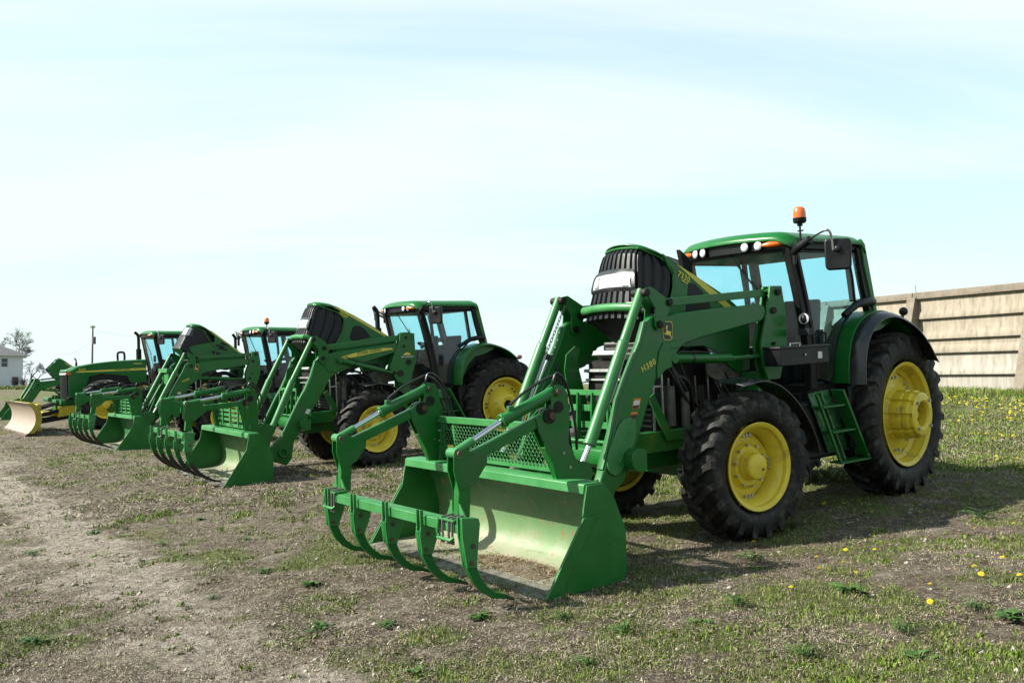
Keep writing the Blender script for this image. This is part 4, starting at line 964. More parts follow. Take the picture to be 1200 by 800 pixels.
HOOD3 = dict(HOOD1); HOOD3.update(x0=3.80,x1=3.47,z0=2.50,z1=3.10,w0=.36,w1=.26,
    top=[(3.49,3.10),(3.38,3.12),(3.2,3.09),(3.1,3.04),(2.8,2.86),(2.5,2.64),(2.3,2.49),(2.15,2.38),(2.0,2.26)],
    side=[(3.06,3.0),(2.8,2.84),(2.5,2.62),(2.3,2.47),(2.15,2.36),(2.0,2.24),(2.0,1.95),(2.3,1.9),(3.0,2.0),(3.3,2.15),(3.52,2.5),(3.50,2.52),(3.3,2.58),(3.05,2.62),(2.84,2.66),(2.84,2.80)],
    stripe=[(3.02,2.985),(2.95,2.935),(2.4,2.53),(2.1,2.30),(2.06,2.32),(2.4,2.575),(2.9,2.94)],
    vent=[[(a,c),(a-.24,c-.055),(a-.27,c-.012),(a-.06,c+.055)] for a,c in ((2.83,2.545),(2.76,2.47),(2.70,2.60),(2.95,2.37),(2.89,2.30))],
    lamp=(.60,.92), lampu=(.20,.42), hoop=None, ribs=False, lowmat='green', xr=lambda v: float(np.interp(v,[0,.5,1],[2.86,2.80,3.15])))
HOOD3.pop('vent_rim', None)

# ------------------------------------------------------------------ engine bay
def engine(root, seed=1, x0=2.0, x1=3.35):
    rg = random.Random(seed); e = empty('engine', root)
    build('engine_block', MB().box((x0,-.22,.86),(x1-.35,.22,1.40)).box((x0+.1,-.15,1.40),(x1-.45,.15,1.62)).cyl((x0+.2,.25,1.2),(x0+.2,.33,1.2),.09,16).cyl((x0+.55,.22,1.05),(x0+.55,.34,1.05),.055,12).cyl((x0+.8,.22,1.1),(x0+.8,.30,1.1),.05,12), 'dark', e, bevel=.01)
    build('chassis_rail', MB().box((1.4,-.22,.62),(3.55,.22,.86)), 'green', e, bevel=.01)
    build('gearbox_cover', MB().prism([(2.56,1.62),(2.55,1.50),(2.40,1.43),(2.22,1.44),(1.95,1.46),(1.93,1.66),(2.3,1.70)], .30,.33), 'grey', e, bevel=.006)
    r = build('radiator', MB().box((x1-.12,-.33,.95),(x1,.33,1.86)), 'dark', e, bevel=.004)
    fr = MB()
    for s in (1,-1):
        for xx in (x1-.14,x1-.02): fr.box((xx,s*.335-.012,.92),(xx+.02,s*.335+.012,1.88))
    for z in (.92,1.42,1.86): fr.box((x1-.14,-.34,z),(x1,.34,z+.02))
    build('radiator_frame', fr, 'silver', e, bevel=.002)
    ff = MB()
    for k in range(16): z = .98+k*.055; ff.box((x1+.002,-.31,z),(x1+.008,.31,z+.02))
    build('cooling_fins', ff, 'grey', e, kind='stuff')
    c = MB()
    c.cbox((x1+.22,.02,1.74),(.22,.34,.045), Matrix.Rotation(R(-24),3,'Y')); c.cbox((x1+.20,-.02,1.58),(.30,.50,.03), Matrix.Rotation(R(-12),3,'Y')); c.cbox((x1+.20,0,1.49),(.30,.50,.02), Matrix.Rotation(R(-12),3,'Y')); c.cbox((x1+.18,0,1.41),(.28,.5,.02), Matrix.Rotation(R(-12),3,'Y'))
    build('oil_cooler', c, 'silver', e, bevel=.003)
    build('cooler_fins', MB().prism([(x1+.33,1.30),(x1+.30,1.70),(x1+.06,1.72),(x1+.06,1.28)], -.24, .24), 'dark', e)
    build('air_intake_pipe', MB().tube(smooth_path([(x0+.1,-.1,1.7),(x0+.5,.12,1.82),(x0+.9,.2,1.72),(x1-.1,.22,1.5)],5),.055,12), 'hose', e)
    h = MB()
    for k in range(9):
        xa = x0+rg.random()*.9; h.tube(smooth_path([(xa,.24,1.0+rg.random()*.3),(xa+.12,.30+rg.random()*.05,1.2+rg.random()*.3),(xa+.3,.26,1.5+rg.random()*.2)],4),.010+rg.random()*.012,7)
    for k in range(6):
        h.tube(smooth_path([(x1+.0,-.2+.08*k,.98),(x1+.25,-.18+.08*k,1.06+rg.random()*.1),(x1+.33,-.2+.08*k,1.3)],4),.011,7)
    build('hoses', h, 'hose', e)
    p = MB()
    for k in range(5): xa = x0+.25+k*.19; p.cyl((xa,.23,.95),(xa+.03,.25,1.5),.012,8)
    build('pipes', p, 'steel', e)
    build('canister', MB().cyl((x1-.30,.27,1.02),(x1-.30,.27,1.42),.055,16).cyl((x1-.48,.30,1.0),(x1-.48,.30,1.35),.045,16), 'grey', e, bevel=.004)
    build('cable_clip', MB().box((x1+.18,-.24,1.52),(x1+.25,-.12,1.62)).box((x1+.20,.12,1.44),(x1+.26,.20,1.50)), 'red', e, bevel=.004)
    # front axle
    build('front_axle', MB().prismx([(-.95,.56),(-.5,.52),(-.2,.50),(.2,.50),(.5,.52),(.95,.56),(.95,.74),(.5,.72),(.2,.80),(-.2,.80),(-.5,.72),(-.95,.74)], 2.70, 2.92).cyl((2.8,-.98,.65),(2.8,.98,.65),.13,18), 'green', e, bevel=.01)
    build('rear_axle', MB().cyl((0,-.9,.9),(0,.9,.9),.13,18).box((-.45,-.3,.55),(1.5,.3,1.25)), 'green', e, bevel=.01)
    return e

# ------------------------------------------------------------------ cab, mudguards, steps
def cab(root, opt):
    zr = opt.get('roof', 0.); c = empty('cab', root, (opt.get('cabx',0),0,0))
    W_ = .74
    # roof
    def roof_fn(u, v):
        # u across (-1..1) v along (rear 0 .. front 1)
        a = (u-.5)*2; y = a*.80; x0 = .34+.02*a*a; x1 = 1.86-.13*a*a
        if abs(a) > .86: k = (abs(a)-.86)/.14; x1 -= .10*k*k; x0 += .05*k*k
        x = x0+(x1-x0)*v; e = max(abs(a), abs(v-.5)*2)
        z = 2.975-.035*a*a-.09*max(0,(abs(a)-.72)/.28)**2.2-.095*max(0,(abs(v-.5)*2-.80)/.20)**2.2-.02*(1-v)
        return (x, y, z+zr)
    build('roof', MB().grid(roof_fn, 36, 36), 'green', c, solid=.02, sharp=70)
    # black roof band below it
    def band(z0, z1, ins):
        o = []
        for k in range(17): a = -1+2*k/16; o.append((1.845-.13*a*a-ins-(.05 if abs(a) > .95 else 0), a*(.775-ins)))
        o += [(.38+ins,.775-ins),(.38+ins,-.775+ins)]
        return MB().prismz(o, z0+zr, z1+zr)
    build('roof_band', band(2.765,2.885,.025), 'plastic', c, bevel=.012)
    build('headliner', band(2.74,2.765,.07), 'black', c)
    # pillars
    def pil(name, pts, wx, wy, mat='black'):
        for s in (1,-1):
            mb = MB()
            P4 = smooth_path([(p[0],s*p[1],p[2]+(zr if p[2] > 2.4 else 0)) for p in pts], 4)
            for p in P4: mb.v += [(p.x-wx/2,p.y-wy/2,p.z),(p.x+wx/2,p.y-wy/2,p.z),(p.x+wx/2,p.y+wy/2,p.z),(p.x-wx/2,p.y+wy/2,p.z)]
            for i_ in range(len(P4)-1):
                for k_ in range(4): mb.f.append((i_*4+k_, i_*4+(k_+1)%4, i_*4+4+(k_+1)%4, i_*4+4+k_))
            mb.f += [(0,1,2,3), tuple(len(P4)*4-1-k_ for k_ in range(4))]
            build(name, mb, mat, c, bevel=.008)
    pil('front_pillar', [(1.65,.71,2.78),(1.51,.73,2.15),(1.415,.74,1.60),(1.415,.74,1.28)], .11, .085)
    pil('door_frame', [(1.595,.765,2.74),(1.455,.775,2.15),(1.36,.775,1.60),(1.35,.775,1.38)], .05, .03)
    pil('middle_pillar', [(.66,.72,2.76),(.60,.735,2.2)], .06, .05)
    pil('rear_pillar', [(.48,.73,2.80),(.40,.735,2.40),(.30,.74,2.05)], .11, .08)
    for s in (1,-1):
        gp = MB().prism([(.47,2.90+zr),(.40,2.84+zr),(.22,2.07),(.29,2.07),(.44,2.62+zr*.5)], min(s*.745,s*.79), max(s*.745,s*.79))
        build('rear_corner_trim', gp, 'green', c, bevel=.008)
    # floor, firewall, under cab
    build('cab_floor', MB().box((.35,-.72,1.22),(1.45,.72,1.33)).prism([(1.33,1.33),(1.45,1.33),(1.55,1.75),(1.45,1.80)], -.42,.42).box((.5,.42,1.1),(1.5,.66,1.24)).box((.5,-.66,1.1),(1.5,-.42,1.24)), 'black', c, bevel=.01)
    build('dashboard', MB().prism([(1.40,1.33),(1.55,1.70),(1.44,2.02),(1.28,2.02),(1.22,1.85),(1.30,1.33)], -.22,.22), 'plastic', c, bevel=.015)
    st = MB(); cc = Vector((1.14,0,2.08)); ax = Vector((.45,0,-1)).normalized(); u = Vector((0,1,0)); v = ax.cross(u)
    ring = [cc+(u*math.cos(2*PI*k/24)+v*math.sin(2*PI*k/24))*.19 for k in range(25)]
    st.tube(ring, .014, 8, cap=False)
    for k in range(3): a = 2*PI*k/3; st.cyl(cc, cc+(u*math.cos(a)+v*math.sin(a))*.18, .012, 6)
    st.cyl(cc, cc+ax*.3, .035, 10)
    build('steering_wheel', st, 'plastic', c)
    build('seat', MB().box((.55,-.26,1.72),(1.02,.26,1.86)).prism([(.52,1.84),(.66,1.84),(.58,2.26),(.47,2.26)], -.24,.24).box((.60,-.2,1.33),(.95,.2,1.72)), 'seat', c, bevel=.03, segs=3)
    build('console', MB().box((.55,-.62,1.33),(1.15,-.36,1.98)).box((.60,-.60,1.98),(.72,-.50,2.28)).box((1.30,-.62,2.05),(1.34,-.42,2.28)), 'plastic', c, bevel=.02)
    # glass
    def wsf(u,v):
        a = (u-.5)*2; z = 1.56+(2.77+zr-1.56)*v; return (1.43+.235*((z-1.6)/1.17)+.07*(1-a*a), -a*.70, z)
    build('windscreen', MB().grid(wsf, 14, 4), 'glass', c, label='wide front windscreen')
    dg = [(1.565,2.74+zr),(1.43,2.15),(1.335,1.60),(1.33,1.40),(1.12,1.345),(1.075,1.40),(1.04,1.62),(.96,1.82),(.84,1.97),(.68,2.08),(.60,2.16),(.63,2.45),(.69,2.74+zr)]
    for s in (1,-1):
        build('side_door', MB().add([(x,s*.762,z) for x,z in dg], [tuple(range(len(dg)))]), 'glass', c)
        tr = MB().tube([(x,s*.764,z) for x,z in dg[2:]+dg[:1]], .013, 6)
        build('door_seal', tr, 'black', c)
        build('side_window', MB().add([(.60,s*.745,2.74+zr),(.58,s*.745,2.2),(.36,s*.745,2.12),(.44,s*.745,2.6),(.47,s*.745,2.74+zr)], [(0,1,2,3,4)]), 'glass', c)
        build('door_hinge', MB().tube([(.86,s*.79,2.05),(.62,s*.80,2.17),(.40,s*.795,2.20),(.30,s*.785,2.19)],[.035,.045,.05,.05],10), 'plastic', c, bevel=.004)
        hnd = MB().box((1.24,min(s*.775,s*.80),1.70),(1.31,max(s*.775,s*.80),1.90))
        build('door_handle', MB().tube([(1.25,s*.775,1.73),(1.25,s*.83,1.74),(1.25,s*.83,1.87),(1.25,s*.775,1.88)],.012,8).box((1.225,min(s*.77,s*.785),1.70),(1.30,max(s*.77,s*.785),1.91)), 'plastic', c, bevel=.004)
    build('rear_window', MB().add([(.40,-.68,1.75),(.33,.0,1.75),(.40,.68,1.75),(.46,.66,2.74+zr),(.39,0,2.74+zr),(.46,-.66,2.74+zr)], [(0,1,4,5),(1,2,3,4)]), 'glass', c)
    build('rear_wall', MB().box((.28,-.7,1.3),(.42,.7,1.76)), 'black', c, bevel=.01)
    w_ = MB().cyl((1.80,.20,2.80+zr),(1.66,-.02,2.36),.009,6).bar((1.665,-.02,2.36),(1.60,-.28,2.02),.02,.008).bar((1.72,.28,2.62),(1.64,-.20,2.30),.012,.012)
    build('windscreen_wiper', MB().cyl((1.79,.02,2.78+zr),(1.66,.34,2.30),.010,6).bar((1.70,.36,2.42),(1.61,.32,1.95),.014,.012), 'black', c)
    # roof lights
    def lamp(x,y,z,r,tilt=0):
        e = build('roof_light', MB().lathe([(.001,-.05),(r*.8,-.045),(r*1.08,-.01),(r*1.08,.012),(r*.96,.016),(r*.95,.008),(.001,.008)], 24, 'y'), 'plastic', c)
        e.rotation_euler = (0,0,-PI/2+math.atan2(y,.9)*.35); e.location = (x,y,z)
        l = part('lamp%.3f'%r, 'lens', lambda: MB().lathe([(.001,.022),(r*.5,.021),(r*.85,.016),(r*.95,.010)], 24, 'y'), 'lens', e)
        return e
    for y in opt.get('lamps', (.285,.445,-.445,-.315)): lamp(1.845-.13*(y/.8)**2, y, 2.825+zr, .05)
    for s in (1,-1):
        am = MB().tube([(1.805,s*.50,2.825+zr),(1.785,s*.57,2.826+zr),(1.752,s*.65,2.828+zr),(1.70,s*.715,2.83+zr)],[.018,.032,.030,.014],10)
        build('indicator_light', am, 'amber', c)
    # pillar work light on its bracket
    if opt.get('worklight'): e = build('work_light', MB().sphere((0,0,0),.062,16,10,(.75,1,1)).lathe([(.058,.0),(.066,.01),(.066,.03),(.06,.034)],24,'y').cyl((0,0,-.05),(0,.0,-.12),.012,8).box((-.06,-.06,-.17),(.06,.05,-.10)), 'plastic', c, bevel=.002)
    if opt.get('worklight'):
        e.location = (1.60,.84,2.03); e.rotation_euler = (0,0,-PI/2+.25)
        part('wl', 'lens', lambda: MB().lathe([(.001,.046),(.03,.044),(.055,.034)],24,'y'), 'lens', e)
        build('light_bracket', MB().bar((1.44,.76,1.88),(1.60,.84,1.88),.05,.04,up=(0,0,1)), 'black', c)
    # mirrors
    for s in (1,-1) if opt.get('mirrors', 2) == 2 else (1,):
        z0 = 2.80+zr; m = build('mirror_arm', MB().tube([(1.66,s*.78,2.72+zr),(1.68,s*.84,2.755+zr),(1.70,s*1.02,2.83+zr)],[.034,.045,.042],12).tube(smooth_path([(1.70,s*.98,2.80+zr),(1.705,s*1.07,2.855+zr),(1.70,s*1.20,2.90+zr),(1.685,s*1.24,2.89+zr),(1.66,s*1.25,2.80+zr),(1.65,s*1.25,2.72+zr)],6),.010,8).cyl((1.66,s*.79,2.60+zr),(1.66,s*.79,2.80+zr),.02,8), 'plastic' if not opt.get('steel_arm') else 'plastic', c)
        build('mirror_rod', MB().tube(smooth_path([(1.703,s*1.19,2.902+zr),(1.685,s*1.24,2.892+zr),(1.66,s*1.25,2.80+zr),(1.65,s*1.25,2.70+zr)],6),.0125,8), 'steel', c)
        mm = build('mirror', MB().prism([(-.10,-.16),(-.125,-.13),(-.13,.12),(-.11,.15),(.11,.16),(.13,.13),(.125,-.13),(.10,-.16)], -.035,.03).lathe([(.001,-.055),(.03,-.055),(.04,-.03)],14,'y',(0,0,.05)).lathe([(.001,.055),(.03,.055),(.04,.028)],14,'y',(0,0,.05)), 'plastic', c, bevel=.018, segs=3)
        mm.location = (1.60,s*1.27,2.66+zr); mm.rotation_euler = (0,R(0),-PI/2+s*R(33) if s > 0 else -PI/2-R(20))
    if opt.get('beacon', True):
        bx, by = 1.56,.80; zb = 2.87+zr
        build('beacon_stem', MB().cyl((bx,by,zb-.05),(bx,by,zb+.13),.011,8).cyl((bx,by,zb+.13),(bx,by,zb+.17),.028,12).cyl((bx,by-.03,zb+.08),(bx,by+.04,zb+.08),.008,6).cyl((bx,by,zb-.06),(bx,by,zb-.01),.024,10), 'black', c)
        build('beacon', MB().lathe([(.001,.16),(.055,.16),(.068,.175),(.07,.215)],24,'z',(bx,by,zb)), 'plastic', c)
        build('beacon_lens', MB().lathe([(.066,.213),(.067,.26),(.058,.305),(.04,.328),(.001,.335)],24,'z',(bx,by,zb)), 'amber', c, sharp=60)
    return c

def strip(path, wy0, wy1, th, drop=0.0, steps=6):
    """curved shell following path (x,z) between y=wy0 and wy1, thickness th, outer edge lowered by drop towards centre of curvature"""
    P_ = smooth_path([(x,0,z) for x,z in path], 4); n = len(P_); mb = MB()
    cx = sum(p.x for p in P_)/n; cz = min(p.z for p in P_)-.1
    rows = []
    for i,p in enumerate(P_):
        d = (P_[min(i+1,n-1)]-P_[max(i-1,0)]).normalized(); nn = Vector((-d.z,0,d.x))
        if nn.dot(Vector((p.x-cx,0,p.z-cz))) < 0: nn = -nn
        row = []
        for k in range(steps+1):
            q = k/steps; y = wy0+(wy1-wy0)*q; row.append(p-nn*drop*q**2.5+Vector((0,y,0)))
        rows.append((row, nn))
    m = steps+1
    for row,nn in rows:
        for v in row: mb.v.append(tuple(v))
        for v in reversed(row): mb.v.append(tuple(v-nn*th))
    for i in range(n-1):
        for k in range(2*m):
            mb.f.append((i*2*m+k, i*2*m+(k+1)%(2*m), (i+1)*2*m+(k+1)%(2*m), (i+1)*2*m+k))
    mb.f.append(tuple(range(2*m))); mb.f.append(tuple((n-1)*2*m+k for k in reversed(range(2*m))))
    return mb
REAR_ARC = [(1.03,1.32),(1.01,1.56),(.94,1.79),(.80,1.96),(.60,2.06),(.36,2.09),(.10,2.03),(-.14,1.92),(-.34,1.76),(-.46,1.62)]
def mudguards(root, opt):
    for s in (1,-1):
        build('mudguard_inner', MB().prism([(1.02,1.32)]+REAR_ARC[1:]+[(-.46,1.45),(-.3,1.25),(.3,1.15),(1.0,1.15)], min(s*.62,s*.664), max(s*.62,s*.664)), 'black', root)
        f = build('rear_mudguard', strip(REAR_ARC, s*.66, s*.935, .02, 0), 'green', root, bevel=.005)
        pl = [(x,z) for x,z in REAR_ARC]
        wall = [(1.02,1.32)]+[(x-.01,z-.02) for x,z in REAR_ARC[1:7]]+[(.2,1.95),(.38,1.88),(.60,1.84),(.76,1.70),(.87,1.5),(.93,1.32)]
        build('mudguard_side', MB().prism(wall, min(s*.91,s*.925), max(s*.91,s*.925)), 'green', f, bevel=.004)
        if opt.get('black_flare', True):
            build('mudguard_flare', strip([(x*.985+.0,z-.015) for x,z in REAR_ARC+[(-.54,1.52)]], s*.93, s*1.09, .018, .055), 'fender_plastic', root, bevel=.004)
        else:
            build('mudguard_flare', strip([(x,z) for x,z in REAR_ARC[:-1]], s*.93, s*1.05, .018, .03), 'green', root, bevel=.004)
            build('tail_light', MB().cbox((-.40,s*.95,1.78),(.06,.10,.07),Matrix.Rotation(R(-35),3,'Y')), 'tail', root, bevel=.012)
        if opt.get('tail_ball', True):
            build('rear_marker', MB().sphere((-.18,s*.86,2.07),.05,16,10).cyl((-.14,s*.86,1.97),(-.17,s*.86,2.05),.018,8), 'plastic', root)
        fz = opt.get('fz',.64)
        FA = [(2.98,1.46),(2.70,1.49),(2.45,1.43),(2.22,1.28),(2.04,1.08),(1.92,.88),(1.86,.70)]
        build('front_mudguard', strip([(x+.04,z) for x,z in FA], s*.86, s*1.20, .014, .03), 'fender_plastic', root, bevel=.003)
        build('mudguard_bracket', MB().tube([(2.6,s*.45,1.0),(2.6,s*.7,1.3),(2.6,s*.95,1.44)],.02,8), 'green', root)
    # steps (left side)
    for s in (1,-1) if opt.get('steps2') else (1,):
        a = build('step_side', MB().bar((1.66,s*.98,1.25),(1.30,s*.98,.50),.03,.03,up=(1,0,.5)).bar((1.24,s*.93,1.27),(.83,s*.93,.52),.03,.16,up=(1,0,.5)), 'green', root, bevel=.004)
        build('step_back', MB().add([(1.60,s*.83,1.25),(1.26,s*.83,1.27),(.90,s*.83,.60),(1.30,s*.83,.60)],[(0,1,2,3)]), 'green', root, solid=.008)
        build('step_rail', MB().bar((1.45,s*.86,1.25),(1.08,s*.86,.52),.02,.05,up=(1,0,.5)), 'green', root)
        for k,(xa,xb,z) in enumerate(((1.585,1.23,1.12),(1.44,1.06,.85),(1.31,.80,.515))):
            o = build('step_tread', MB().box((xb,min(s*.84,s*1.01),z-.02),(xa,max(s*.84,s*1.01),z)), 'green', root, bevel=.004)
        build('battery_box', MB().box((.62,min(s*.60,s*.90),.62),(.98,max(s*.60,s*.90),1.30)), 'black', root, bevel=.02)
        build('fuel_tank', MB().prism([(1.75,.55),(1.85,.75),(1.75,1.15),(1.05,1.20),(.98,1.05),(.98,.55)], min(s*.42,s*.80), max(s*.42,s*.80)), 'black', root, bevel=.03)
def toolbox(root):
    t = build('tool_box', MB().box((1.53,.86,1.57),(2.31,1.06,1.745)), 'plastic', root, bevel=.008)
    build('tool_box_lid', MB().box((1.52,.85,1.735),(2.32,1.075,1.76)), 'plastic', t, bevel=.006)
    build('latch', MB().cyl((1.93,1.065,1.67),(1.93,1.075,1.67),.012,10).tube([(2.02,.96,1.762),(2.02,.96,1.785),(1.86,.96,1.785),(1.86,.96,1.762)],.008,6), 'steel', t)
    build('reflector_sticker', MB().prism([(1.72,1.62),(1.66,1.62),(1.65,1.63),(1.65,1.68),(1.66,1.69),(1.71,1.69),(1.72,1.68)],1.062,1.065), 'white', t)
def grille_guard(root):
    g = empty('grille_guard', root); x = 4.0
    mb = MB().tube([(x,-.42,1.40),(x+.03,-.43,1.0),(x+.03,-.40,.96),(x+.03,.40,.96),(x+.03,.43,1.0),(x,.42,1.40)],.017,8)
    mb.bar((x,-.42,1.42),(x,.42,1.42),.05,.02,up=(0,0,1))
    build('guard_hoop', mb, 'green_light', g, bevel=.002)
    for y in (-.21,0,.21): build('guard_upright', MB().bar((x-.0,y,1.42),(x+.03,y,.96),.022,.05,up=(0,1,0)), 'green', g, bevel=.003)
    for z in (1.27,1.11): build('guard_rail', MB().bar((x-.03,-.42,z),(x-.03,.42,z),.06,.014,up=(0,0,1)), 'green_light', g, bevel=.002)
    build('guard_mount', MB().box((3.5,-.30,.80),(4.02,-.22,.96)).box((3.5,.22,.80),(4.02,.30,.96)).box((3.55,-.25,.62),(3.85,.25,.80)), 'green', g, bevel=.006)
    # raised hose carrier in front of the radiator
    build('hose_carrier', MB().prism([(3.90,1.78),(3.78,1.86),(3.72,1.83),(3.76,1.70),(3.66,1.30),(3.60,1.02),(3.78,1.02),(3.88,1.30),(3.93,1.62)], -.30,-.285), 'green', g, bevel=.003)
def chain(root):
    # link chain hanging beside the right tilt cylinder
    a, b = Vector((3.60,-.62,2.31)), Vector((3.90,-.62,1.78)); mb = MB(); n = 15
    for k in range(n):
        p = a+(b-a)*(k/n); q = a+(b-a)*((k+1.35)/n); d = (q-p).normalized(); s = Vector((0,1,0)) if k%2 else d.cross(Vector((0,1,0)))
        c = (p+q)/2; L = (q-p).length/2; ring = [c+d*L*math.cos(t)+s*.013*math.sin(t) for t in [2*PI*j/10 for j in range(11)]]
        mb.tube(ring, .0045, 5, cap=False)
    build('chain', mb, 'steel', root, kind='stuff')
    h = MB()
    h.tube([(3.89,-.62,1.80),(4.02,-.62,1.55),(4.28,-.63,1.05)],.016,8).tube([(3.93,-.60,1.78),(4.06,-.60,1.53),(4.32,-.61,1.05)],.010,8)
    build('steel_pipe', h, 'steel', root)
    h = MB()
    for k in range(3):
        h.tube(smooth_path([(4.02+.01*k,-.70,1.60),(3.95,-.66,1.74+.02*k),(3.84,-.58,1.70+.02*k),(3.80,-.50,1.45),(3.88,-.50,1.15),(4.1,-.52,.95)],6),.012,8)
    build('hydraulic_hose', h, 'hose', root)
def stack(root, x=1.95, y=-.55, z1=2.93, r=.055):
    build('exhaust_stack', MB().cyl((x,y,1.5),(x,y,2.48),r*1.25,18).tube(smooth_path([(x,y,2.45),(x,y,z1-.18),(x+.015,y,z1-.08),(x+.08,y,z1)],5),r*.8,14), 'black', root, sharp=50)

def tractor(i, opt):
    root = empty('tractor'); root.matrix_world = pose_matrix(i)
    f = opt['front']; r = opt['rear']
    for s in (1,-1):
        front_wheel(root, s, f[0], f[1], f[2], f[3], f[4], f[5], steer=opt.get('steer',0), key=opt['wk']+'F')
        rear_wheel(root, s, r[0], r[1], r[2], r[3], r[4], r[5], key=opt['wk']+'R', cast=opt.get('cast',True), toe=opt.get('toe',0))
    engine(root, i, x1=opt.get('rad',3.35))
    if opt.get('cab', True): cab(root, opt)
    mudguards(root, opt)
    if opt.get('hood'): bonnet(root, opt['hood'])
    return root

# ------------------------------------------------------------------ tractor 1 (near)
t1 = tractor(1, dict(front=(2.80,1.16,.655,.715,.43,.405), rear=(0,.97,.91,.93,.45,.575), steer=R(-3), toe=R(6), wk='a', hood=HOOD1, roof=0.0, worklight=True))
tag(t1, 'nearest green tractor, raised bonnet numbered 7330, orange beacon, large grapple bucket on the grass', 'tractor', 'tractors parked in a row')
loader(t1, L1, tag_text='H380'); grapple(t1, G1, 1.405); bucket(t1, 1.405); toolbox(t1); grille_guard(t1); chain(t1); stack(t1, 2.02, -.50, 2.72, .045)
text('model_number', '7330', 'yellow_print', t1, (2.87,.365,2.50), (-1,0,-.44), (-.44,0,1), .082, .0015, 1.1)
text('model_script', 'PREMIUM', 'yellow_print', t1, (2.86,.365,2.45), (-1,0,-.44), (-.44,0,1), .022, .001, 1.1)
text('beam_lettering', 'JOHN DEERE', 'yellow_print', t1, (4.093,-.42,.82), (0,1,0), (0,0,1), .125, .004, 1.12)
build('air_scoop', MB().prism([(2.15,2.87),(2.04,2.80),(1.96,2.72),(1.96,2.60),(2.1,2.66)], -.42,-.36), 'plastic', t1, bevel=.006)

# ------------------------------------------------------------------ tractor 2
t2 = tractor(2, dict(front=(2.80,1.14,.66,.71,.43,.40), rear=(0,1.02,.87,.92,.50,.52), steer=R(6), wk='b', cast=False, hood=HOOD2, roof=-.02, beacon=False, black_flare=False, tail_ball=False, lamps=(.40,.54,-.40,-.54)))
tag(t2, 'second green tractor from the right, raised bonnet, no beacon, yellow swoosh on its loader boom', 'tractor', 'tractors parked in a row')
loader(t2, L2); grapple(t2, G2, 1.4); bucket(t2, 1.4, debris=False, solid_guard=True, dx=.04); grille_guard(t2); stack(t2, 1.92, -.55, 2.90, .055)
SW = [(3.36,1.895),(3.30,1.93),(3.20,1.965),(3.0,2.01),(2.7,2.065),(2.4,2.085),(2.22,2.075),(2.20,2.05),(2.34,2.035),(2.6,2.0),(2.9,1.955),(3.1,1.925),(3.25,1.90)]
build('boom_decal', MB().prism(SW, .662, .664), 'yellow_print', t2)
text('boom_lettering', 'JOHN DEERE', 'green', t2, (2.68,.666,2.03), (-1,0,.12), (.12,0,1), .075, .002, 1.15)
build('mast_decal', MB().prism([(2.02,1.93),(1.99,1.96),(1.93,1.985),(1.87,1.965),(1.84,1.935)], .684, .687), 'yellow_print', t2)
text('mast_lettering', 'SELF-LEVELING', 'white', t2, (1.93,.686,1.90), (-1,0,0), (0,0,1), .035, .001, 1.1)
build('boom_sticker', MB().prism([(3.91,1.09),(3.84,1.07),(3.88,.99),(3.95,1.01)], .661,.663).prism([(4.04,.90),(3.96,.87),(4.0,.79),(4.08,.82)], .661,.663), 'white', t2)
build('pivot_tube', MB().lathe([(.055,-.02),(.055,.02),(.085,.02),(.085,-.02)],24,'y',(4.38,.68,.37)), 'green', t2, bevel=.004)
text('model_number', '7520', 'yellow_print', t2, (3.02,.365,2.72), (-1,0,-.52), (-.52,0,1), .08, .002, 1.1)

# ------------------------------------------------------------------ tractor 3
t3 = tractor(3, dict(front=(2.80,1.10,.68,.73,.43,.40), rear=(0,1.0,.93,.95,.50,.56), steer=0, wk='c', cast=False, hood=HOOD3, roof=.10, lamps=(.30,.46,-.36,-.5)))
tag(t3, 'middle green tractor with orange beacon, faceted black and green bonnet raised', 'tractor', 'tractors parked in a row')
loader(t3, L1, tag_text='H480'); grapple(t3, G3, 1.15); bucket(t3, 1.33, lin='lining_clean', debris=False, solid_guard=True); stack(t3, 1.95,-.55,2.9,.05)
build('hose_manifold', MB().box((3.82,-.85,1.86),(3.98,-.05,1.97)).prismx([(-.8,1.86),(-.55,1.55),(-.15,1.55),(-.1,1.86)],3.86,3.92).tube([(4.0,-.5,1.55),(4.45,-.5,.75)],.03,8), 'green_light', t3, bevel=.01)

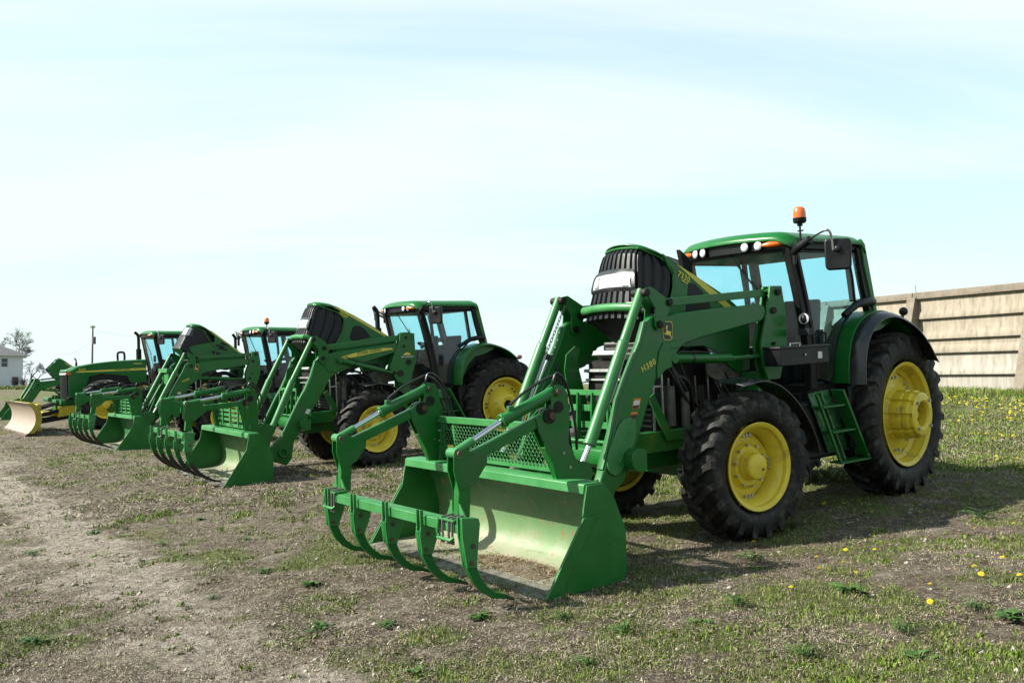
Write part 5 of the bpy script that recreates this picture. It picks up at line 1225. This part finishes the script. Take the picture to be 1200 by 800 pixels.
# ------------------------------------------------------------------ tractor 4: closed bonnet, dozer blade
t4 = tractor(4, dict(front=(2.95,1.10,.75,.78,.48,.42), rear=(0,1.0,.93,.97,.50,.56), wk='d', cast=False, roof=.10, cabx=-.30, beacon=False, black_flare=False, mirrors=1, rad=3.6, lamps=()))
tag(t4, 'green tractor with closed bonnet and a wide dozer blade in front', 'tractor', 'tractors parked in a row')
def hood4():
    b = empty('bonnet', t4)
    def top(u, v):
        x = 3.93-(3.93-1.55)*u; a = (v-.5)*2; zc = 1.90+.24*(1-(1-u)**2.2); wv = .45-.05*(1-u)**3
        z = zc-.05*abs(a)**6*1.2-(.10*(1-u*8) if u < .125 else 0)
        return (x+.10*(1-a*a)*(1-min(1,u*4)), -a*wv, z)
    build('top_panel', MB().grid(top, 30, 14), 'green', b, solid=.015, sharp=70)
    side = [(3.90,1.80),(3.6,1.96),(3.2,2.04),(2.6,2.10),(2.0,2.12),(1.55,2.12),(1.55,1.40),(2.05,1.40),(2.15,1.62),(2.95,1.72),(3.30,1.62),(3.42,1.20),(3.55,1.0),(3.90,1.0)]
    for s in (1,-1):
        build('side_panel', MB().prism(side, min(s*.43,s*.45), max(s*.43,s*.45)), 'green', b, bevel=.01)
        build('side_mesh', MB().prism([(2.1,1.40),(3.5,1.0),(3.40,1.45),(3.1,1.72),(2.1,1.66)], min(s*.40,s*.425), max(s*.40,s*.425)), 'dark', b)
    def gr(u,v): a = (u-.5)*2; return (3.93+.10*(1-a*a)+(.012 if int(u*60)%3 else 0), -a*.42, .98+.70*v)
    build('grille', MB().grid(gr, 60, 2), 'plastic', b, sharp=25)
    build('nose_cap', MB().grid(lambda u,v: (3.95+.11*(1-((u-.5)*2)**2)-.04*v, -(u-.5)*2*.43, 1.80+.08*v), 20, 3), 'green', b, solid=.01)
    build('headlight', MB().grid(lambda u,v: (3.965+.10*(1-((u*.72-.5)*2)**2), -(u*.72-.5)*2*.42, 1.715+.06*v), 20, 2), 'lens', b)
    build('indicator_light', MB().box((3.82,.26,1.715),(3.975,.456,1.775)), 'amber', b, bevel=.01)
    build('side_stripe', MB().prism([(3.70,1.79),(3.6,1.82),(1.56,1.87),(1.56,1.80),(3.6,1.775)], .452,.455), 'yellow_print', b)
    text('side_lettering', 'JOHN DEERE', 'green', t4, (2.3,.457,1.835), (-1,0,0), (0,0,1), .07, .002, 1.15)
    text('model_number', '8320', 'yellow_print', t4, (3.5,.457,1.87), (-1,0,0), (0,0,1), .09, .002, 1.15)
    build('stripe_sticker', MB().box((1.7,.452,2.0),(1.95,.455,2.03)), 'yellow_print', b)
hood4()
build('exhaust_stack', MB().cyl((1.52,-.58,2.0),(1.52,-.58,2.50),.085,18).tube(smooth_path([(1.52,-.58,2.48),(1.52,-.58,2.85),(1.54,-.58,2.97),(1.64,-.58,3.07)],5),.05,14), 'black', t4, sharp=50)
build('air_intake', MB().tube(smooth_path([(2.21,-.5,2.1),(2.21,-.5,2.36),(2.15,-.5,2.40),(2.05,-.5,2.40),(2.0,-.5,2.34),(2.0,-.5,2.1)],5),.035,10), 'black', t4)
build('front_support', MB().box((3.6,-.30,.55),(4.25,.30,.95)).box((4.0,-.75,.80),(4.16,.62,.93)), 'green', t4, bevel=.01)
build('weight_label', MB().box((4.162,-.75,.81),(4.166,-.55,.92)), 'white', t4)
build('push_arms', MB().bar((4.0,-.32,.66),(5.1,-.55,.42),.12,.10).bar((4.0,.32,.66),(5.1,.55,.42),.12,.10).bar((3.2,-.36,.5),(4.9,-.60,.28),.10,.10).bar((3.2,.36,.5),(4.9,.60,.28),.10,.10), 'dark', t4, bevel=.01)
build('push_frame', MB().box((3.5,-.45,.5),(3.9,.45,.62)).box((3.3,.33,.42),(4.2,.42,.75)).box((4.15,-.2,.45),(4.6,.2,.6)).box((2.2,.35,.55),(2.7,.6,.95)), 'yellow', t4, bevel=.01)
build('lift_rams', MB().cyl((4.1,.2,.88),(5.0,.3,.60),.05,12).cyl((4.1,-.2,.88),(5.0,-.3,.60),.05,12).tube(smooth_path([(4.0,.25,.9),(4.5,.4,.75),(4.9,.3,.8)],5),.02,8), 'dark', t4)
def blade():
    b = empty('dozer_blade', t4); W_ = 2.15
    pr = []
    for k in range(13):
        a = R(-52+104*k/12); pr.append((5.72-.60*math.cos(a)+.0, .50+.60*math.sin(a)*.93))
    face = pr + [(x-.05,z) for x,z in reversed(pr)]
    build('moldboard', MB().prism(face, -W_, W_), 'blade_face', b, sharp=60)
    back = [(x-.055,z) for x,z in pr]
    o = back+[(4.96,.98),(4.86,.90),(4.84,.12),(4.98,.03)]
    for s in (1,-1): build('end_plate', MB().prism(pr+[(x-.17,z) for x,z in reversed(pr)], min(s*W_,s*(W_+.03)), max(s*W_,s*(W_+.03))), 'yellow_dull', b, bevel=.005)
    build('blade_back', MB().box((4.96,-W_,.74),(5.07,W_,.90)).box((4.96,-W_,.12),(5.07,W_,.24)), 'yellow_dull', b, bevel=.01)
    for y in (-1.4,-.7,0,.7,1.4): build('blade_rib', MB().prism([(5.04,.93),(4.96,.92),(4.95,.14),(5.04,.10)], y-.02,y+.02), 'yellow_dull', b)
    build('cutting_edge', MB().prism([(5.40,-.0),(5.36,.06),(5.28,.06),(5.30,-.01)], -W_, W_), 'rust', b)
    build('blade_marker', MB().cyl((5.2,.2,.96),(5.2,.2,1.10),.02,8), 'yellow_dull', b)
blade()
# ------------------------------------------------------------------ tractor 5 (farthest)
HOOD5 = dict(HOOD1); 
def sh(o, dx, dz): return [(x+dx,z+dz) for x,z in o]
HOOD5.update(x0=3.95,x1=3.62,z0=2.02,z1=2.66,w0=.33,w1=.27,ws=.34, top=[(3.64,2.66),(3.55,2.68),(3.35,2.56),(3.1,2.38),(2.8,2.18),(2.5,2.0),(2.3,1.9),(2.1,1.8)],
    side=[(3.95,2.05),(4.05,2.2),(3.62,2.65),(3.53,2.67),(3.35,2.55),(3.1,2.37),(2.8,2.17),(2.5,1.99),(2.3,1.89),(2.1,1.79),(2.1,1.4),(3.0,1.4),(3.7,1.75)],
    stripe=[(3.35,2.50),(3.3,2.44),(2.7,2.07),(2.7,2.11),(3.1,2.36)], vent=[[(3.2,2.0),(3.0,2.0),(3.0,1.8),(3.2,1.8)]], lamp=(.45,.85), hoop=None, xr=lambda v: 3.6+.0*v)
L5 = dict(boom=[(3.62,1.70),(4.42,1.62),(4.52,1.58),(4.60,1.45),(4.95,.78),(5.25,.42),(5.35,.30),(5.25,.2),(5.0,.25),(4.78,.6),(4.45,1.10),(4.30,1.28),(3.62,1.48),(2.2,1.75),(2.05,1.80),(2.05,1.92),(2.2,1.93)], link=((4.3,1.72),(2.1,1.98)), lw=.05,
          crank=[(4.60,1.74),(4.5,1.78),(4.38,1.68),(4.35,1.5),(4.45,1.4),(4.56,1.5)], tilt=((4.57,1.72),(4.75,1.35),(5.1,.75),(5.25,.55)), lift=((4.1,1.25),(3.1,1.15),(2.3,1.2)),
          mast=[(2.15,2.02),(1.95,2.02),(1.92,1.2),(2.1,1.0),(2.25,1.15),(2.2,1.7)], pins=((2.08,1.95,.03),(2.1,1.85,.03)), knee=(4.45,1.5))
t5 = tractor(5, dict(front=(2.80,1.05,.66,.70,.40,.38), rear=(0,1.0,.85,.88,.48,.50), wk='b', cast=False, cab=False, hood=HOOD5, roof=-.25, beacon=False, black_flare=False, mirrors=1, lamps=()))
tag(t5, 'farthest green tractor, mostly hidden, its small raised bonnet showing beyond the closed one', 'tractor', 'tractors parked in a row')
loader(t5, L5); bucket(t5, 1.1, debris=False, mesh=False, dx=.42); stack(t5, 2.72, -.40, 2.70, .04)

# ------------------------------------------------------------------ concrete wall
M['concrete'] = material('weathered_concrete', (.40,.345,.26), .85, nscale=1.6, c2=(.245,.20,.145), lo=.4, hi=.7, c3=(.13,.105,.08), n3=5, lo3=.55, hi3=.8, bump=.25, bscale=25, stretch=(3,1,.6))
M['concrete_pale'] = material('pale_concrete', (.45,.415,.355), .85, nscale=2, c2=(.29,.26,.21), lo=.4, hi=.7, c3=(.17,.14,.11), n3=5, lo3=.55, hi3=.82, stretch=(3,1,.5), bump=.2, bscale=25)
M['concrete_dark'] = material('stained_and_shaded_concrete', (.29,.24,.18), .85, nscale=3, c2=(.20,.16,.12), lo=.4, hi=.65, c3=(.16,.13,.105), n3=10, lo3=.52, hi3=.8, bump=.3, bscale=25)  # coping's own brown; for the buttresses, unlit-side shade put into the colour
wall = empty('concrete_wall'); WD = Vector((-.482,.876,0)).normalized(); WN = Vector((-.876,-.482,0)).normalized()
A = math.atan2(WD.y, WD.x)
wall.matrix_world = Matrix.Translation((12.5,26,0)) @ Matrix((WD, -WN, Vector((0,0,1)))).transposed().to_4x4()   # x along, y into wall, z up
tag(wall, 'pale precast concrete wall of stacked planks with buttresses, behind the nearest tractor', 'wall')
Z = [4.64,4.43,3.84,3.25,2.85,2.24,1.45]
mats = ['concrete_dark','concrete','concrete','concrete','concrete_pale','concrete_pale']
bays = [-8.7,-5.4,-2.1,1.56,4.80,8.03]
for b_ in range(5):
    xa, xb = bays[b_]+.012, bays[b_+1]-.012
    for k in range(6):
        zt, zb = Z[k], Z[k+1]; h = zt-zb
        lip = .075 if k < 5 else 0
        o = [(.12,zb+.004),(-lip,zb+.004),(-lip-.005,zb+.045),(-lip*.55,zb+min(.17,h*.45)),(.012,zb+min(.26,h*.6)),(.018,zt-.002),(.12,zt-.002)]
        if k == 0: o = [(.12,zb+.004),(-.085,zb+.004),(-.095,zb+.05),(-.09,zt-.01),(.12,zt)]
        p = build('wall_panel', MB().prismx(o, xa, xb), mats[k], wall, bevel=.006)
        p.location.y = .0
    build('wall_backing', MB().box((xa-.012,.12,1.2),(xb+.012,.26,4.60)), 'concrete', wall)
for b_ in range(6):
    x = bays[b_]
    o = [(.02,4.50),(-.10,4.50),(-.16,4.46),(-1.02,1.2),(.02,1.2)]
    build('buttress', MB().prismx(o, x-.14, x+.14), 'concrete_dark', wall, bevel=.012)  # darker colour carries the shade of the side away from the sun
build('wire_stub', MB().cyl((1.5,.0,4.6),(1.52,.0,4.85),.008,5), 'black', wall)

# ------------------------------------------------------------------ house, utility pole, trees far behind
M['siding'] = material('pale_blue_siding', (.80,.82,.86), .7, nscale=1, c2=(.72,.74,.78), lo=.4, hi=.7)
M['shingle'] = material('grey_shingles', (.13,.12,.13), .9, nscale=3, c2=(.09,.085,.09), lo=.4, hi=.7, bump=.4, bscale=8)
M['pane'] = material('dark_window_pane', (.03,.05,.09), .1)
M['bark'] = material('dark_bark', (.055,.045,.042), .9, nscale=8, c2=(.10,.085,.075), lo=.4, hi=.7)
M['pole_wood'] = material('weathered_pole_wood', (.16,.14,.12), .85, nscale=6, c2=(.24,.21,.18), lo=.4, hi=.7)
def wpx(u, d): return (u-600)/1102*d
D_ = 150.
hx1 = wpx(27, D_); hx0 = hx1-15; hzb = gz(hx1, D_)-.2; hze = 2+(449-415.5)/1102*D_
house = empty('house', None, (hx1, D_, hzb)); house.rotation_euler = (0,0,R(28.5)); tag(house, 'two storey pale house with grey hip roof and dark windows', 'house')
HE = hze-hzb
build('house_wall', MB().box((-15,0,0),(0,9,HE)), 'siding', house, bevel=.02)
bd = MB()
for k in range(int(HE/.28)): bd.add([(-15,-.03,.05+k*.28),(0,-.03,.05+k*.28),(0,-.005,.05+k*.28+.27),(-15,-.005,.05+k*.28+.27)],[(0,1,2,3)])
build('siding_boards', bd, 'siding', house, kind='stuff')
build('roof', MB().add([(-15.6,-.6,HE),(.6,-.6,HE),(.6,9.6,HE),(-15.6,9.6,HE),(-11,4.5,HE+2.1),(-4.6,4.5,HE+2.1)], [(0,1,5,4),(1,2,5),(2,3,4,5),(3,0,4),(3,2,1,0)]), 'shingle', house)
build('eaves', MB().box((-15.6,-.62,HE-.18),(.6,9.6,HE-.01)), 'white', house)
for xx, zz in ((-2.6,3.35),(-1.05,.45),(-6.4,3.35),(-6.4,.6),(-10.5,3.35),(-10.5,.6)):
    f = build('window', MB().box((xx-.5,-.08,zz),(xx+.5,-.02,zz+.08)).box((xx-.5,-.08,zz+1.38),(xx+.5,-.02,zz+1.46)).box((xx-.5,-.08,zz+.08),(xx-.42,-.02,zz+1.38)).box((xx+.42,-.08,zz+.08),(xx+.5,-.02,zz+1.38)).box((xx-.42,-.075,zz+.70),(xx+.42,-.03,zz+.76)), 'white', house)
    build('pane', MB().box((xx-.42,-.05,zz+.08),(xx+.42,-.035,zz+.70)).box((xx-.42,-.05,zz+.76),(xx+.42,-.035,zz+1.38)), 'pane', f)
pd = 110.; px_ = wpx(108, pd); pz = gz(px_, pd)
pole = empty('utility_pole', None, (px_, pd, pz)); tag(pole, 'wooden utility pole with a transformer, rising above the closed bonnet', 'utility pole')
PH = 2+(449-381)/1102*pd-pz
build('pole', MB().cyl((0,0,-.3),(0,0,PH),.13,10,.09), 'pole_wood', pole)
build('cross_arm', MB().box((-.28,-.06,PH-.30),(.28,.06,PH-.18)).cyl((-.22,0,PH-.18),(-.22,0,PH),.04,6).cyl((.22,0,PH-.18),(.22,0,PH),.04,6), 'pole_wood', pole)
build('transformer', MB().cyl((.22,-.1,PH-2.2),(.22,-.1,PH-1.35),.20,12), 'grey', pole)
# ground wire and service lines
wr = MB()
def line(a, b, sag):
    a, b = Vector(a), Vector(b); return [a+(b-a)*(k/16)-Vector((0,0,sag*4*(k/16)*(1-k/16))) for k in range(17)]
wr.tube(line((px_-.2,pd,pz+PH-1.9),(px_-14,pd+22,pz+PH-2.6),.5),.011,4); wr.tube(line((px_+.2,pd,pz+PH-.6),(px_+36,pd+30,pz+PH-3.),1.0),.008,4)
tag(build('overhead_wire', wr, 'black'), 'thin overhead wires running out from the wooden pole', 'wire')
def bare_tree(x, y, H, seed, lean, label, depth=6):
    rg = random.Random(seed); z = gz(x, y)
    root = empty('bare_tree', None, (x,y,z-.2)); tag(root, label, 'tree', 'leafless trees behind the house')
    tr, cr = MB(), MB()
    def grow(mb, p, d, L, r, lv):
        if lv > depth or r < .010: return
        pts = [p]; rs = [r]; q = p.copy(); dd = d.copy()
        for k in range(3):
            dd = (dd+Vector((rg.gauss(0,.14),rg.gauss(0,.14),rg.gauss(.02,.10)))).normalized(); q = q+dd*L/3; pts.append(q.copy()); rs.append(r*(1-.22*(k+1)/3*1.2))
        mb.tube(pts, rs, 6 if lv < 3 else 3, cap=False)
        n = 2 if lv < 2 else rg.choice((2,3,3))
        for k in range(n):
            a = rg.random()*2*PI; sp = rg.uniform(.5,1.1); s = Vector((math.cos(a),math.sin(a),rg.uniform(-.35,.5)))
            nd = (dd+s*sp+Vector(lean)*.12).normalized(); grow(cr if lv >= 1 else tr, pts[-1-(k%2)*(1 if lv else 0)], nd, L*rg.uniform(.66,.86), max(.023,rs[-1]*rg.uniform(.62,.8)), lv+1)
    grow(tr, Vector((0,0,0)), (Vector((0,0,1))+Vector(lean)*.4).normalized(), H*.24, H*.030, 0)
    build('trunk', tr, 'bark', root, sharp=180); build('crown', cr, 'bark', root, sharp=180, kind='stuff')
bare_tree(wpx(34,158), 158, 6.9, 5, (1.7,0,-.4), 'dark leafless tree leaning out from behind the right corner of the house')
bare_tree(wpx(0,175), 175, 13.5, 9, (.3,0,.2), 'tall leafless tree showing above the house roof', 8)
bare_tree(wpx(42,200), 200, 6.5, 21, (.1,0,0), 'small leafless tree to the right of the house, farther off', 6)
# low dry bushes at the foot of the house
for k,(u_,lb) in enumerate(((19,'twiggy leafless bush below the lower window of the house'),(28,'twiggy leafless bush at the right corner of the house'))):
    rg = random.Random(k); x, y = wpx(u_, 147), 147.; mb = MB()
    for j in range(70):
        a = rg.random()*2*PI; s = rg.random()*.5; mb.tube([(0,0,0),(math.cos(a)*s,math.sin(a)*s,.5+rg.random()*.3),(math.cos(a)*s*1.8+rg.gauss(0,.15),math.sin(a)*s*1.8,.9+rg.random()*.7)],.02,3,cap=False)
    o = build('bush', mb, 'bark', None, sharp=180); o.location = (x,y,gz(x,y)-.05); tag(o, lb, 'bush')
# green hedge line of rough grass in front of the house
rg_ = np.random.default_rng(5); n_ = 9000; yy = 96+rg_.normal(0,5,n_); xx = -62+rg_.random(n_)*40
V,F,C = blades(0,0,0,.34,.06, spread=.3, per=2, force=(xx,yy)); tri_mesh('rough_grass', V,F,C,'grass', label='strip of rough grass in front of the house')

# ------------------------------------------------------------------ weeds and dandelions
def ground_at_px(u, v):
    d = np.array([(u-600)/1102, 1, 0]); cp, sp = math.cos(R(2.55)), math.sin(R(2.55))
    t = -(v-400)/1102; dv = Vector((d[0], cp-t*sp, sp+t*cp))
    lo = 1.; 
    for k in range(400):
        lo += .12; p = Vector((0,0,2))+dv*lo
        if p.z < gz(p.x,p.y): break
    return p.x, p.y
def weed_mesh(seed, kind):
    rg = np.random.default_rng(seed); V, F, C = [], [], []
    nl = 26 if kind == 'broad' else 46
    for k in range(nl):
        a = rg.random()*2*PI; L = (.05+.07*rg.random()) if kind == 'broad' else (.05+.10*rg.random()); W_ = L*(.34 if kind == 'broad' else .07); up = rg.uniform(.15,1.1) if kind == 'broad' else rg.uniform(.6,1.5)
        base = np.array([rg.normal(0,.03), rg.normal(0,.03), 0]); d = np.array([math.cos(a), math.sin(a), 0]); s = np.array([-math.sin(a), math.cos(a), 0]); tw = rg.normal(0,.3)
        p = [base, base+d*L*.45*math.cos(up)+np.array([0,0,L*.5*math.sin(up)]), base+d*L*.85+np.array([0,0,L*.62*math.sin(up)]), base+d*L*1.1+np.array([0,0,L*.45*math.sin(up)])]
        w3 = [.15,1.,.8,.05]; b = len(V)
        for q,ww in zip(p,w3): V.append(q-s*W_*ww/2+np.array([0,0,.006])); V.append(q+s*W_*ww/2+np.array([0,0,.004+tw*W_*.4*ww]))
        c = np.array([.022,.060,.012])*(1-(t:=rg.random()))+np.array([.08,.15,.03])*t
        for j in range(3): F.append((b+2*j,b+2*j+1,b+2*j+3)); F.append((b+2*j,b+2*j+3,b+2*j+2)); C += [c,c]
    return V, F, C
wm = {}
for k in range(4):
    for kd in ('broad','grassy'):
        o = tri_mesh('weed', *weed_mesh(50+k*2+(kd=='grassy'), kd), 'grass', kind=None); wm[(kd,k)] = o.data; bpy.data.objects.remove(o)
WEEDS = [(110,627,'broad',1.0,'dark green weed on the bare wheel rut, far left'),(45,757,'broad',1.3,'leafy weed clump at the lower left corner of the field'),(38,653,'grassy',1.0,'low grassy weed at the left edge of the field'),
 (235,611,'broad',.9,'weed tuft in front of the second bucket from the right'),(288,633,'broad',.8,'small weed left of the nearest grapple tines'),(165,578,'grassy',.8,'faint weed tuft in front of the third bucket'),
 (192,641,'grassy',.9,'small grass weed between the bare ruts and the nearest bucket'),(365,690,'broad',1.2,'spreading weed ahead of the lowest grapple tine'),(375,738,'broad',1.1,'weed in the foreground below the grapple'),
 (563,727,'broad',1.3,'weed just below the tip of the nearest grapple tine'),(492,790,'broad',1.0,'weed at the bottom edge, left of centre'),(690,788,'grassy',1.0,'pale grass tuft at the bottom edge under the bucket'),
 (662,728,'grassy',1.0,'grass tuft in front of the bucket corner'),(731,748,'grassy',1.3,'bright grass tuft right of the bucket, near the bottom'),(995,696,'broad',1.7,'bluish green thistle-like weed in the right foreground'),
 (1188,735,'broad',1.6,'bright green leafy weed at the right edge'),(868,716,'grassy',1.4,'yellow green grass patch in front of the near front wheel'),(1060,745,'grassy',1.3,'grass patch in the right foreground below the thistle'),
 (1145,718,'grassy',1.1,'grass tuft left of the leafy weed at the right edge'),(885,660,'grassy',1.8,'dark grass tuft just in front of the near front wheel'),(928,470+150,'grassy',1.2,'grass tuft in the shade behind the near front wheel'),
 (1150,610,'grassy',1.6,'grass tuft right of the near rear wheel'),(820,735,'broad',1.,'flat weed between bucket and thistle'),(590,640-50+60,'grassy',.8,'small tuft beside the cutting edge'),(455,735,'broad',.9,'weed below the middle grapple tines'),
 (1075,775,'broad',1.2,'weed near the lower right corner'),(945,770,'grassy',1.2,'pale grass tuft at the bottom right of centre'),(250,705,'grassy',.9,'thin tuft right of the bare ruts'),(310,672,'broad',.9,'weed midway between ruts and nearest grapple'),(432,560,'grassy',1.2,'grass at the foot of the second tractor front wheel')]
for k,(u,v,kd,s,lb) in enumerate(WEEDS):
    x, y = ground_at_px(u, v); o = bpy.data.objects.new('weed', wm[(kd, k%4)]); col.objects.link(o)
    o.location = (x,y,float(surf(np.array([x]),np.array([y]))[0])-.004); o.scale = (s*.72,)*3; o.rotation_euler = (0,0,k*1.7); tag(o, lb, 'weed', 'weeds in the dry grass')
M['petal'] = material('dandelion_yellow', (.80,.60,.008), .6); M['puff'] = material('seed_head_white', (.8,.8,.76), .8)
M['stem'] = material('green_stem', (.12,.22,.05), .6)
def dmesh(seed):
    rg = random.Random(seed); mb = MB()
    for ring_, (r0,r1,z0,z1,n) in enumerate(((.002,.017,.0,.002,14),(.002,.012,.003,.007,11),(.001,.006,.006,.010,7))):
        for k in range(n):
            a = 2*PI*(k+rg.random()*.4)/n; w_ = r1*.22; c, s = math.cos(a), math.sin(a)
            mb.add([(r0*c,r0*s,z0),(r1*c-w_*s,r1*s+w_*c,z1),(r1*1.08*c,r1*1.08*s,z1-.001),(r1*c+w_*s,r1*s-w_*c,z1)], [(0,1,2,3)])
    return mb
dm = []
for k in range(3): o = build('flower_head', dmesh(k), 'petal', sharp=180); dm.append(o.data); bpy.data.objects.remove(o)
o = build('stem', MB().tube([(0,0,-.05),(.004,.002,-.02),(0,0,0)],.0022,4), 'stem', sharp=180); sm = o.data; bpy.data.objects.remove(o)
rg = np.random.default_rng(21)
spots = [ground_at_px(u,v) for u,v in ((815,582),(938,639),(971,678),(991,650),(1003,676),(1025,650),(1076,685),(1090,692),(1175,662),(1090,713+2),(976,631),(1012,649),(1058,588),(1078,607),(1089,606),(1063,580),(1075,580),(1006,596),(1142,629),(1188,620),(883,642),(988,668),(960,675),(1022,606),(1135,574),(1150,680),(957,662),(927,694),(1142,673),(1195,682))]
while len(spots) < 900:
    y = rg.uniform(8.0, 27); x = rg.uniform(1.2, 14.); 
    if abs(x) > .545*y+.1 or rg.random() > (.03+.97*np.clip((y-9.0)/2.5,0,1))*np.clip((x-1.8)/3.,0.02,1) or y > 33.4-(x-8.3)*1.817-.5: continue
    if fbm(np.array(x),np.array(y),1.6,2) < .46: continue
    spots.append((x,y))
spots.sort(key=lambda p: p[1])
far = MB()
for k,(x,y) in enumerate(spots):
    z = float(surf(np.array([x]),np.array([y]))[0]); h = .035+.03*rg.random(); s = .85+.5*rg.random() if y < 10 else 1.05+.5*rg.random()
    if k >= 300:
        mm = Matrix.Translation((x,y,z+h)) @ Matrix.Rotation(rg.normal(.25,.3),4,'X') @ Matrix.Rotation(rg.random()*6,4,'Z') @ Matrix.Scale(s,4)
        for j in range(6):
            a = j*PI/3; far.add([mm @ Vector(v) for v in ((0,0,.008),(.019*math.cos(a),.019*math.sin(a),0),(.019*math.cos(a+1.047),.019*math.sin(a+1.047),0))], [(0,1,2)])
        continue
    o = bpy.data.objects.new('dandelion', dm[k%3]); col.objects.link(o); o.location = (x,y,z+h); o.scale = (s,s,s); o.rotation_euler = (rg.normal(-.05,.28)+.25, rg.normal(-.1,.25), rg.random()*6)
    tag(o, 'small yellow dandelion flower open in the grass', 'dandelion', 'dandelions in the grass around the nearest tractor')
    if k < 60: q = bpy.data.objects.new('stem', sm); col.objects.link(q); q.parent = o
fd = build('dandelions', far, 'petal', kind='stuff', sharp=180, label='many tiny yellow dandelion flowers in the grass behind the nearest tractor')
